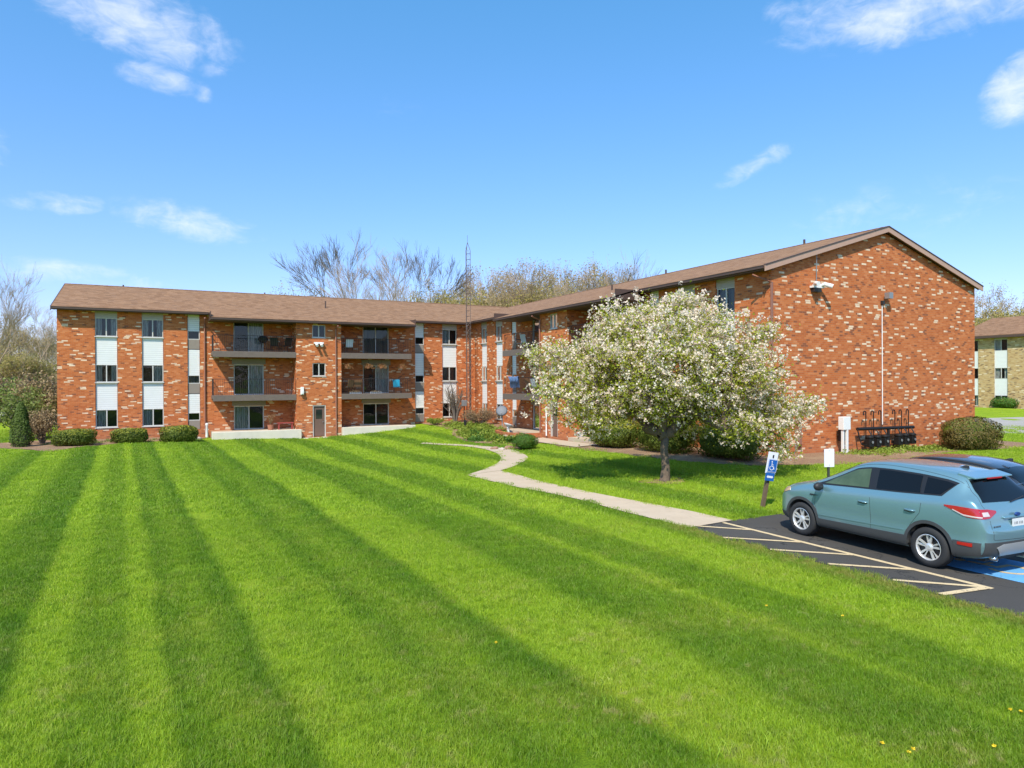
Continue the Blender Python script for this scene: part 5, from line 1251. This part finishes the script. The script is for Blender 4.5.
    xp = onrear(0, .83)-.012; pl = MB().box(xp-.012, xp, -.155, .155, .775, .915).build('number_plate', M['plate'], root, local=True)
    mb = MB(); yk = -.115
    for i in range(7):
        if i == 3: yk += .02; continue
        mb.box(xp-.0145, xp-.0125, yk+.006, yk+.018, .825, .868); yk += .037
    mb.build('characters', M['plate_ink'], pl, local=True)
    xl = onrear(.6, .80)-.004; mb = MB()
    for i in range(5): mb.box(xl-.006, xl, .46+i*.037, .484+i*.037, .815, .838)
    mb.build('lettering', M['chrome'], root, local=True)
    xw = onrear(-.1, 1.18)
    MB().tube([(onrear(0,1.165)-.02, 0, 1.165), (onrear(-.2,1.2)-.03, -.22, 1.20), (onrear(-.38,1.22)-.028, -.40, 1.225)], .011, 5).build('rear_wiper', M['black_plastic'], root, local=True)
    seam(bvh, [(.56,1.50),(.72,1.16),(.70,1.10)], 'rear', root); seam(bvh, [(.66,.92),(.66,.62),(.0,.60)], 'rear', root)
    # doors: gaps, handles, crease
    seam(bvh, [(-.24,1.02),(-.26,.6),(-.26,.40)], 'side', root); seam(bvh, [(.98,.98),(1.0,.7),(.90,.42)], 'side', root); seam(bvh, [(-1.22,1.07),(-1.20,.9),(-1.02,.66),(-.95,.46)], 'side', root)
    for x in (-.10, -1.02):
        for sd in (1, -1):
            p, _ = cast(bvh, (x, 3*sd, .915), (0, -sd, 0)); mb = MB(); mb.tube([(x+.09, p.y+sd*.004, .918), (x+.06, p.y+sd*.03, .922), (x-.06, p.y+sd*.03, .918), (x-.10, p.y+sd*.004, .912)], [.012,.016,.016,.012], 6); mb.build('door_handle', paint, root, local=True, smooth=True)
            seam(bvh, [(x+.10,.90),(x,.885),(x-.10,.90)], 'side', root, 'handle_recess', .007, mirror=False) if sd == 1 else None
    patch_on(bvh, [(.92,.495),(-.90,.545)], [(.92,.515),(-.90,.565)], 'side', paint, 'door_crease', root, .008, m=20, n=2, mirror=True)
    patch_on(bvh, [(1.12,.87),(1.02,.865)], [(1.10,.895),(.90,.885)], 'side', M['black_plastic'], 'fender_vent', root, .01, m=6, n=2, mirror=True)
    for sd in (1, -1):
        mb = MB(); st = 0; mb.lathe([(0,-.05),(.075,-.045),(.105,-.01),(.105,.03),(.08,.06),(0,.07)], (0,0,0), 16, 'x'); mb.xform(Matrix.Translation((.80, sd*1.02, 1.08)) @ Matrix.Diagonal((1, 1.05, .78, 1))); mb.tube([(.84, sd*.88, 1.03), (.82, sd*.98, 1.06)], .025, 6)
        mb.build('wing_mirror', M['black_plastic'], root, local=True, smooth=True)
    seam(bvh, [(-1.85,.62),(-.5,.60),(.5,.585)], 'top', root, 'roof_seam', .004)
    return root
# wheels measured in the photograph: near rear (11.68, 6.90), near front (11.85, 9.58)
hd = math.atan2(9.58-6.90, 11.85-11.68)
mid = Vector((11.765, 8.24)); nl = Vector((math.cos(hd-math.pi/2), math.sin(hd-math.pi/2)))
cc = mid+nl*.86
make_suv('parked_car', (cc.x, cc.y, .008), hd, 'teal SUV parked nose to the lawn beside the yellow hatched lines', M['teal'])
kc = make_suv('parked_car', (15.1, 8.75, .008), R(90.5), 'dark graphite crossover with roof rails parked beyond the teal SUV', M['graph'], dark=True); kc.scale = (1, 1, .955)
# ================================================================ signs
M['sign_blue'] = simple('blue_sign_face', (.015,.12,.42), .45, var=.05); M['sign_white'] = simple('white_sign_face', (.80,.80,.82), .45, var=.04)
M['post_wood'] = simple('weathered_sign_post', (.15,.10,.06), .9, var=.3, scale=12); M['post_steel'] = simple('dark_green_channel_post', (.05,.055,.04), .6)
u, v, z = pix(762, 508); o = empty('parking_sign', (u, v, z), 'leaning parking sign with blue wheelchair panel over a small blue plate, on a wooden post', 'sign', rz=R(-10))
sh = Matrix.Rotation(R(9), 4, 'Y') @ Matrix.Rotation(R(4), 4, 'X')
def tilt(mb): return mb.xform(sh)
tilt(MB().box(-.04,.04,-.04,.04,-.2,1.02)).build('post', M['post_wood'], o, local=True)
tilt(MB().box(-.02,.02,-.062,-.042,.7,1.38)).build('channel', M['post_steel'], o, local=True)
p = tilt(MB().box(-.155,.135,-.072,-.064,.88,1.42)).build('white_panel', M['sign_white'], o, local=True)
tilt(MB().box(-.02,.02,-.078,-.073,1.27,1.35)).build('arrow', M['black_plastic'], p, local=True)
p = MB().box(-.125,.135,-.086,-.078,.92,1.24); p.xform(Matrix.Translation((.01,0,0))); p = tilt(p).build('blue_panel', M['sign_blue'], o, local=True); bevel(p, .003)
mb = MB(); isa(mb, 0, 0, .24, 0); mb.v = [(x, -.0885-zq, y+1.08) for x, y, zq in mb.v]; tilt(mb).build('wheelchair_symbol', M['sign_white'], p, local=True)
mb = MB()
for a in ((-.115,.125,.925,.933),(-.115,.125,1.227,1.235),(-.118,-.11,.925,1.235),(.128,.136,.925,1.235)): mb.box(a[0]+.005,a[1]+.005,-.0878,-.0865,a[2],a[3])
tilt(mb).build('border', M['sign_white'], p, local=True)
p = tilt(MB().box(-.145,.115,-.088,-.080,.70,.90)).build('blue_panel', M['sign_blue'], o, local=True); bevel(p, .003)
mb = MB(); mb.box(-.07,.045,-.0905,-.0885,.775,.825); mb.add([(-.11,-.09,.80),(-.07,-.09,.84),(-.07,-.09,.76),(.085,-.0912,.80),(.045,-.0912,.84),(.045,-.0912,.76)], [(0,1,2),(3,4,5)]); tilt(mb).build('white_arrow', M['sign_white'], p, local=True)
u, v = 15.97, 12.1; o = empty('blank_sign', (u, v, T(u, v)), 'blank white sign plate on a dark post behind the teal SUV', 'sign', rz=R(-22))
MB().box(-.025,.025,-.025,.025,-.2,1.30).build('post', M['post_steel'], o, local=True); p = MB().box(-.14,.14,-.04,-.03,.85,1.33).build('white_panel', M['sign_white'], o, local=True)
mb = MB(); mb.lathe([(0,-.003),(.01,-.003),(.01,0)], (0,-.04,1.28), 8, 'y'); mb.lathe([(0,-.003),(.01,-.003),(.01,0)], (0,-.04,.9), 8, 'y'); mb.build('bolt', M['galv'], p, local=True)
# ================================================================ things on and below the balconies
def metal_chair(loc, rz, mat, label, s=1., group=None):
    o = empty('patio_chair', loc, label, 'chair', group, rz=rz)
    mb = MB(); mb.box(-.24,.24,-.22,.24,.40,.44); q = mb.build('seat', M[mat], o, local=True); bevel(q, .02)
    mb = MB(); V = [(-.23,.23,.44),(.23,.23,.44),(.25,.36,.92),(-.25,.36,.92),(-.23,.26,.44),(.23,.26,.44),(.25,.39,.92),(-.25,.39,.92)]; mb.add(V, [(0,1,2,3),(7,6,5,4),(0,4,5,1),(1,5,6,2),(2,6,7,3),(3,7,4,0)]); q = mb.build('backrest', M[mat], o, local=True); bevel(q, .015)
    for x in (-.22, .22):
        for y in (-.2, .22): MB().tube([(x,y,.41),(x*1.12,y*1.15,0)], .014, 5).build('leg', M['dark'], o, local=True)
        MB().tube([(x*1.1,-.18,.42),(x*1.15,-.2,.64),(x*1.15,.2,.66),(x,.3,.7)], .016, 5).build('armrest', M['dark'], o, local=True)
    return o
M['blue_fab'] = simple('bright_blue_fabric', (.02,.32,.55), .7); M['white_plastic'] = simple('white_plastic', (.72,.74,.78), .5); M['brown_wood'] = simple('brown_wood', (.24,.12,.06), .7)
M['denim'] = simple('blue_grey_cloth', (.10,.17,.33), .9); M['terra'] = simple('terracotta', (.40,.16,.09), .8); M['redwood'] = simple('red_painted_wood', (.35,.06,.05), .6)
B3, B2, B1 = 5.14, 2.46, .245
M['dish'] = simple('grey_dish_paint', (.17,.18,.20), .6)
metal_chair((7.1,45.5,B3), R(160), 'dark', 'dark patio chair on the top left balcony beside the black grill')
metal_chair((7.75,45.3,B3), R(200), 'dark', 'dark patio chair at the right end of the top left balcony')
o = empty('grill', (6.35,45.3,B3), 'black kettle grill by the glass door on the top left balcony', 'grill')
MB().lathe([(0,.55),(.2,.6),(.29,.74),(.3,.8)], n=16).build('bowl', M['dark'], o, local=True, smooth=True); MB().lathe([(.3,.805),(.27,.93),(.15,1.02),(0,1.05)], n=16).build('lid', M['dark'], o, local=True, smooth=True)
for k in range(3): MB().tube([(.12*math.cos(k*2.1),.12*math.sin(k*2.1),.6),(.28*math.cos(k*2.1),.28*math.sin(k*2.1),0)], .013, 5).build('leg', M['dark'], o, local=True)
metal_chair((15.05,45.1,B2), R(150), 'blue_fab', 'bright blue chair on the middle right balcony of the left wing')
metal_chair((12.3,45.3,B2), R(180), 'brown_wood', 'brown wooden chair left of the glass door on the middle right balcony')
metal_chair((11.7,45.2,B2), R(200), 'brown_wood', 'brown wooden chair at the left end of the middle right balcony')
metal_chair((11.75,45.3,B3), R(180), 'white_plastic', 'white chair at the left end of the top right balcony of the left wing')
metal_chair((20.2,36.9,B3), R(60), 'white_plastic', 'white chair turned to the rail on the top balcony of the right wing')
metal_chair((20.3,36.2,B3), R(100), 'white_plastic', 'white reclining chair nearer the glass door on the top balcony of the right wing')
metal_chair((20.1,34.6,B2), R(90), 'white_plastic', 'white slatted chair on the middle balcony of the right wing')
metal_chair((20.2,35.4,B2), R(100), 'brown_wood', 'brown chair between the blue cloth and the white chair on the middle right-wing balcony')
mb = MB(); n = 12
for i in range(n+1):
    a = 36.2+i*1.2/n; 
    for j, (x, z) in enumerate(((19.74,3.05),(19.60,3.40),(19.70,3.42),(19.78,2.75))): mb.v.append((x+.03*math.sin(i*1.7+j), a, z+B2-2.38+.04*math.sin(i*2.2)))
for i in range(n):
    for j in range(3): mb.f.append((i*4+j, i*4+j+1, (i+1)*4+j+1, (i+1)*4+j)); mb.m.append(0)
tag(mb.build('draped_cloth', M['denim'], smooth=True), 'blue-grey cloth draped over the railing of the middle right-wing balcony', 'cloth')
# hanging ferns
for i, (a, ll) in enumerate(((11.55,'dried hanging fern nearest the stair bay, under the top right balcony'), (13.0,'dried hanging fern second from the stair bay, before the glass door'), (13.9,'dried hanging fern third from the stair bay, above the right door leaf'), (15.35,'dried hanging fern farthest right, above the blue chair'))):
    o = empty('hanging_fern', (a, 44.95, 4.30), ll, 'plant', 'hanging ferns under the top right balcony')
    MB().tube([(0,0,.38),(0,0,.0)], .008, 4).build('hanger', M['dark'], o, local=True); MB().lathe([(0,-.17),(.1,-.16),(.15,0),(.0,.01)], n=12).build('pot', M['terra'], o, local=True)
    mb = MB(); C = []
    for k in range(46):
        q = random.uniform(0, 6.283); L_ = random.uniform(.22, .42); h = random.uniform(.02, .22)
        for s in np.linspace(0, 1, 11): C.append((math.cos(q)*L_*s, math.sin(q)*L_*s, h*math.sin(s*2.6)*1.0-s*s*.22+.02))
    quads_obj('fronds', leaf_quads(np.array(C), .035, .3, asp=.4), np.zeros(len(C), int), [M['fern']], o)
# planter boxes along the middle right balcony
for a, ll in ((12.1,'white planter box on the left part of the middle right balcony edge'), (13.5,'white planter box in the centre of the middle right balcony edge')):
    o = empty('planter_box', (a, 44.88, B2), ll, 'planter'); q = MB().box(-.4,.4,-.07,.07,.0,.10).build('box', M['white_plastic'], o, local=True); bevel(q, .01)
    C = rng.normal(size=(160, 3))*np.array([.2,.05,.04])+np.array([0,0,.14]); quads_obj('plants', leaf_quads(C, .03, .3), np.zeros(160, int), [M['dry']], o)
def potted(loc, h, mat, label, r=.17):
    o = empty('potted_plant', loc, label, 'plant'); MB().lathe([(0,0),(r*.75,0),(r,.3),(r*1.05,.32),(r*.9,.32),(r*.85,.27),(0,.27)], n=16).build('pot', M['terra'], o, local=True, smooth=False)
    C = []
    for k in range(40):
        q = random.uniform(0, 6.283); L_ = random.uniform(.1, .3)
        for s in np.linspace(0, 1, 10): C.append((math.cos(q)*L_*s, math.sin(q)*L_*s, .28+h*s*random.uniform(.7, 1)))
    quads_obj('leaves', leaf_quads(np.array(C), .03, .3, asp=.4), np.zeros(len(C), int), [M[mat]], o)
potted((6.75,45.1,B1), .75, 'dry', 'dry ornamental grass in a pot beside the ground-floor glass door of the left wing', .2)
o = empty('bench', (7.65,45.2,B1), 'low red-brown bench on the ground-floor patio of the left wing', 'bench')
MB().box(-.5,.5,-.16,.16,.38,.43).build('seat', M['redwood'], o, local=True)
for x in (-.4, .4): MB().box(x-.03,x+.03,-.14,.14,0,.38).build('leg', M['redwood'], o, local=True)
# ================================================================ garden things by the path
dc = pix(502, 431); o = empty('satellite_dish', dc, 'grey satellite dish on a short pole in front of the right wing windows', 'satellite dish')
MB().tube([(0,0,-.1),(0,0,1.1)], .03, 8).build('pole', M['galv'], o, local=True)
dm = MB(); dm.lathe([(0,.09),(.14,.075),(.27,.035),(.36,0),(.365,.005),(.27,.045),(.14,.085),(0,.10)], n=28); dm.xform(Matrix.Translation((-.08,-.1,1.27)) @ Matrix.Rotation(R(-35), 4, 'Z') @ Matrix.Rotation(R(62), 4, 'X')); dm.build('reflector', M['dish'], o, local=True, smooth=True)
MB().tube([(-.08,-.1,1.0),(-.32,-.5,1.17)], .012, 5).build('feed_arm', M['galv'], o, local=True)
o = empty('post_box', (19.35,43.5,T(19.35,43.5)), 'small grey box on a thin post beside the lattice mast', 'box')
MB().box(-.03,.03,-.03,.03,0,1.25).build('post', M['dark'], o, local=True); q = MB().box(-.16,.16,-.12,.12,1.2,1.62).build('cabinet', M['galv'], o, local=True); bevel(q, .02)
c = pix(465, 431); o = empty('garden_lantern', (c[0], c[1], c[2]), 'small dark lantern standing in the grass at the garden bed edge', 'lantern')
MB().box(-.03,.03,-.03,.03,0,.35).build('post', M['dark'], o, local=True); q = MB().lathe([(.07,.35),(.1,.37),(.09,.58),(.13,.6),(0,.72)], n=8).build('lamp_head', M['dark'], o, local=True)
c = (18.3,34.9); o = empty('bird_bath', (c[0], c[1], T(*c)), 'white round bird bath bowl beside the right wing patio', 'bird bath')
MB().lathe([(.2,0),(.2,.05),(.08,.1),(.07,.5),(.12,.55)], n=16).build('pedestal', M['white_paint'], o, local=True, smooth=True); dm = MB(); dm.lathe([(.1,.0),(.24,.05),(.30,.13),(.31,.15),(.28,.14),(.2,.08),(0,.06)], n=22); dm.xform(Matrix.Translation((0,0,.56)) @ Matrix.Rotation(R(20), 4, 'Y')); dm.build('bowl', M['white_paint'], o, local=True, smooth=True)
M['stone'] = simple('pale_field_stone', (.48,.40,.33), .9, var=.3, bump=.5); M['stone_r'] = simple('rusty_field_stone', (.33,.19,.13), .9, var=.3, bump=.5)
def stone(loc, s, mat, label, group='stones edging the garden bed'):
    bm = bmesh.new(); bmesh.ops.create_icosphere(bm, subdivisions=2, radius=1)
    q = Vector((random.random()*9, random.random()*9, 0))
    for v_ in bm.verts: k = 1+.16*math.sin(v_.co.x*3+q.x)+.13*math.sin(v_.co.y*4+q.y)+.1*math.sin(v_.co.z*5+q.x); v_.co = Vector((v_.co.x*s[0]*k, v_.co.y*s[1]*k, v_.co.z*s[2]*k))
    me = bpy.data.meshes.new('stone'); bm.to_mesh(me); bm.free(); me.materials.append(M[mat])
    o = bpy.data.objects.new('garden_stone', me); COL.objects.link(o); o.location = loc; tag(o, label, 'stone', group)
for x, y, s, m, ll in ((501,449,(.18,.14,.09),'stone','pale flat stone at the tip of the garden bed by the path'), (509,447.6,(.26,.16,.11),'stone_r','long rusty stone right of the pale tip stone'), (518,448,(.2,.2,.16),'stone_r','rusty stone touching the ball-shaped shrub'), (510,434,(.28,.2,.2),'stone','largest pale stone among the perennials'), (518,435,(.24,.18,.17),'stone_r','rusty stone next to the white bird bath'), (501,434,(.15,.13,.13),'stone','small pale stone among the perennials'), (494,448,(.2,.14,.1),'stone_r','rusty stone at the left tip of the garden bed'), (505,437,(.16,.14,.12),'stone','pale stone below the largest one in the perennials')):
    u, v, z = pix(x, y+1.5); stone((u, v, z+s[2]*.5), s, m, ll)
# low curved brick wall of the right wing patio
mb = MB(); pts = [(19.3,32.9),(18.2,32.9),(17.9,33.3),(17.85,34.6),(18.2,36.2),(19.0,36.6)]; sp = smooth(pts, 5)
for i in range(len(sp)-1):
    a = Vector(sp[i]); b = Vector(sp[i+1]); d = (b-a).normalized(); n_ = Vector((-d.y, d.x))*.1
    P = [a+n_, b+n_, b-n_, a-n_]; mb.add([(q.x, q.y, -.5) for q in P]+[(q.x, q.y, .34) for q in P], [(3,2,1,0),(4,5,6,7),(0,1,5,4),(2,3,7,6)]+([(3,0,4,7)] if i == 0 else [])+([(1,2,6,5)] if i == len(sp)-2 else []))
tag(mb.build('low_brick_wall', M['brick']), 'low curved brick retaining wall at the ground-floor patio of the right wing', 'low wall')
# pale tub by the stair bay of the right wing, tap and splash block by the left wing
c = pix(577, 441); q = MB(); q.lathe([(0,0),(.2,0),(.27,.42),(.29,.44),(.25,.44),(.2,.1),(0,.1)], (c[0]+.3, c[1], c[2]), 16); tag(q.build('plastic_tub', M['white_plastic'], smooth=True), 'whitish plastic tub standing beside the right wing walk', 'tub')
q = MB(); q.lathe([(.07,0),(.08,.1),(.06,.75),(.09,.8),(.07,.9),(0,.92)], (3.1,45.55,-.15), 12); tag(q.build('standpipe', M['white_paint'], smooth=True), 'short white standpipe at the foot of the brick-red downspout', 'pipe')
for du, s_, ll in ((2.55, .2, 'pale rock left of the white standpipe'), (2.2, .16, 'smaller pale rock nearest the clipped shrub')): stone((du, 44.75, T(du,44.75)+.06), (s_, s_*.8, s_*.55), 'stone', ll, 'rocks by the left wing downspout')
# guard rail at the left wood
o = empty('guard_rail', (-20, 36, 0), 'pale steel guard rail at the edge of the left wood', 'guard rail')
a = Vector(pix(-70, 421, 0)[:2]); b = Vector(pix(11, 420.5, 0)[:2]); d = (b-a).normalized(); n_ = Vector((-d.y, d.x))*.03; mb = MB()
P = [a+n_, b+n_, b-n_, a-n_]
for z0, z1 in ((.45,.56),(.60,.72)): mb.add([(q.x, q.y, z0) for q in P]+[(q.x, q.y, z1) for q in P], [(3,2,1,0),(4,5,6,7),(0,1,5,4),(1,2,6,5),(2,3,7,6),(3,0,4,7)])
mb.build('rail', M['white_paint'], o)
k = int((b-a).length/2)
for i in range(k+1):
    q = a+d*(i*2.); MB().box(q.x-.05,q.x+.05,q.y+.05,q.y+.15,-.2,.74).build('post', M['galv'], o)
# ================================================================ light, sky, camera
def sky_world():
    t = NT('World', world=True); SC.world = t.m
    EL = 50; sun_az = 225
    s = t.n('ShaderNodeTexSky'); s.sky_type = 'NISHITA'; s.sun_disc = False; s.sun_elevation = R(EL); s.sun_rotation = R(sun_az)
    s.air_density = 1.0; s.dust_density = .35; s.ozone_density = 2.0; s.altitude = 200
    dirv = t.n('ShaderNodeTexCoord').outputs['Generated']
    dirn = t.vec('NORMALIZE', dirv)
    dens = None
    def D(x, y):
        X = (x-512)/683; Z = (384-y)/683; u, v = cam2w(X, 1); return Vector((u, v, Z)).normalized()
    n1 = t.noise(dirn, 11, 8, .6, .8); n2 = t.noise(t.vec('MULTIPLY', dirn, (1, 1, 2.2)), 30, 7, .6, .6)
    nn = t.math('ADD', t.math('MULTIPLY', n1, .6), t.math('MULTIPLY', n2, .4))
    B = [(145,22,88,34,8,1.1),(160,78,40,14,5,.8),(57,203,42,11,-4,.85),(190,222,72,20,6,.95),(755,169,46,12,-24,.95),(915,12,115,32,4,1.05),(1022,92,34,26,-50,1.2),(55,272,150,13,4,.5),(790,20,36,14,30,.6),(0,145,14,22,0,.45),(205,95,10,10,0,.5),(400,110,26,16,0,.12),(960,165,30,10,0,.0),(900,215,150,30,0,.25)]
    for x, y, rx, ry, rot, st in B:
        c = D(x, y); r = Vector((0, 0, 1)).cross(c).normalized()*-1; u_ = c.cross(r).normalized()*-1
        if u_.z < 0: u_ = -u_
        a = R(-rot); e1 = r*math.cos(a)+u_*math.sin(a); e2 = -r*math.sin(a)+u_*math.cos(a)
        A = t.math('MULTIPLY', t.vec('DOT_PRODUCT', dirn, tuple(e1)), 683/rx); Bq = t.math('MULTIPLY', t.vec('DOT_PRODUCT', dirn, tuple(e2)), 683/ry)
        d = t.math('ADD', t.math('MULTIPLY', A, A), t.math('MULTIPLY', Bq, Bq))
        f = t.math('MULTIPLY', t.math('MULTIPLY', t.math('SUBTRACT', 1, d, clamp=True), t.math('GREATER_THAN', t.vec('DOT_PRODUCT', dirn, tuple(c)), .5)), st)
        dens = f if dens is None else t.math('MAXIMUM', dens, f)
    k = t.mr(t.math('ADD', t.math('MULTIPLY', dens, .75), t.math('MULTIPLY', t.math('SUBTRACT', nn, .53), 2.7)), .0, 1.3, 0, 1, smooth=True)
    k = t.math('MULTIPLY', k, t.mr(dens, 0, .3))
    hs = t.n('ShaderNodeHueSaturation'); hs.inputs['Saturation'].default_value = SKY['sat']; hs.inputs['Hue'].default_value = SKY['hue']; t.L.new(s.outputs[0], hs.inputs['Color'])
    tc = t.mix(t.mr(t.sep(dirn)[2], .0, .5), SKY['tint'], SKY['top'])
    col = t.mix(1.0, hs.outputs[0], tc, 'MULTIPLY')
    col = t.mix(t.math('MULTIPLY', k, .72), col, SKY['cloud'])
    b = t.n('ShaderNodeBackground'); t._set(b.inputs[0], col); b.inputs[1].default_value = SKY['strength']
    o = t.n('ShaderNodeOutputWorld'); t.L.new(b.outputs[0], o.inputs[0])
# everything fixed to the buildings shares their datum
for o in COL.objects:
    if o.parent is None and (o.name.startswith(('apartment_building','floodlight','wall_lantern'))): o.location.z += DZB
tb.location.z -= .38
SKY = dict(sat=1.0, hue=.5, tint=(.78,.70,1.0), top=(.60,1.14,1.34), cloud=(6.0,6.1,6.7), strength=.13)
sky_world()
ld = bpy.data.lights.new('sun', 'SUN'); ld.energy = 3.6; ld.angle = R(.5); ld.color = (1, .93, .80)
sun = bpy.data.objects.new('sun', ld); COL.objects.link(sun)
ce = math.cos(R(50)); az = R(45)
sun.rotation_euler = Vector((math.sin(az)*ce, math.cos(az)*ce, -math.sin(R(50)))).to_track_quat('-Z', 'Y').to_euler()
sun.location = (-20, -20, 40)
cd = bpy.data.cameras.new('camera'); cd.lens = 24; cd.sensor_width = 36; cd.clip_end = 6000; cd.clip_start = .1
cam = bpy.data.objects.new('camera', cd); COL.objects.link(cam)
cam.location = (0, 0, CAMH); cam.rotation_euler = (Matrix.Rotation(-R(28), 4, 'Z') @ Matrix.Rotation(R(90)-2/683, 4, 'X') @ Matrix.Rotation(-.005, 4, 'Z')).to_euler(); SC.camera = cam
SC.view_settings.view_transform = 'Standard'; SC.view_settings.look = 'None'; SC.view_settings.gamma = 1; SC.view_settings.exposure = .62
SC.view_settings.use_curve_mapping = False
SC.cycles.max_bounces = 6; SC.cycles.transparent_max_bounces = 12; SC.cycles.caustics_reflective = False; SC.cycles.caustics_refractive = False
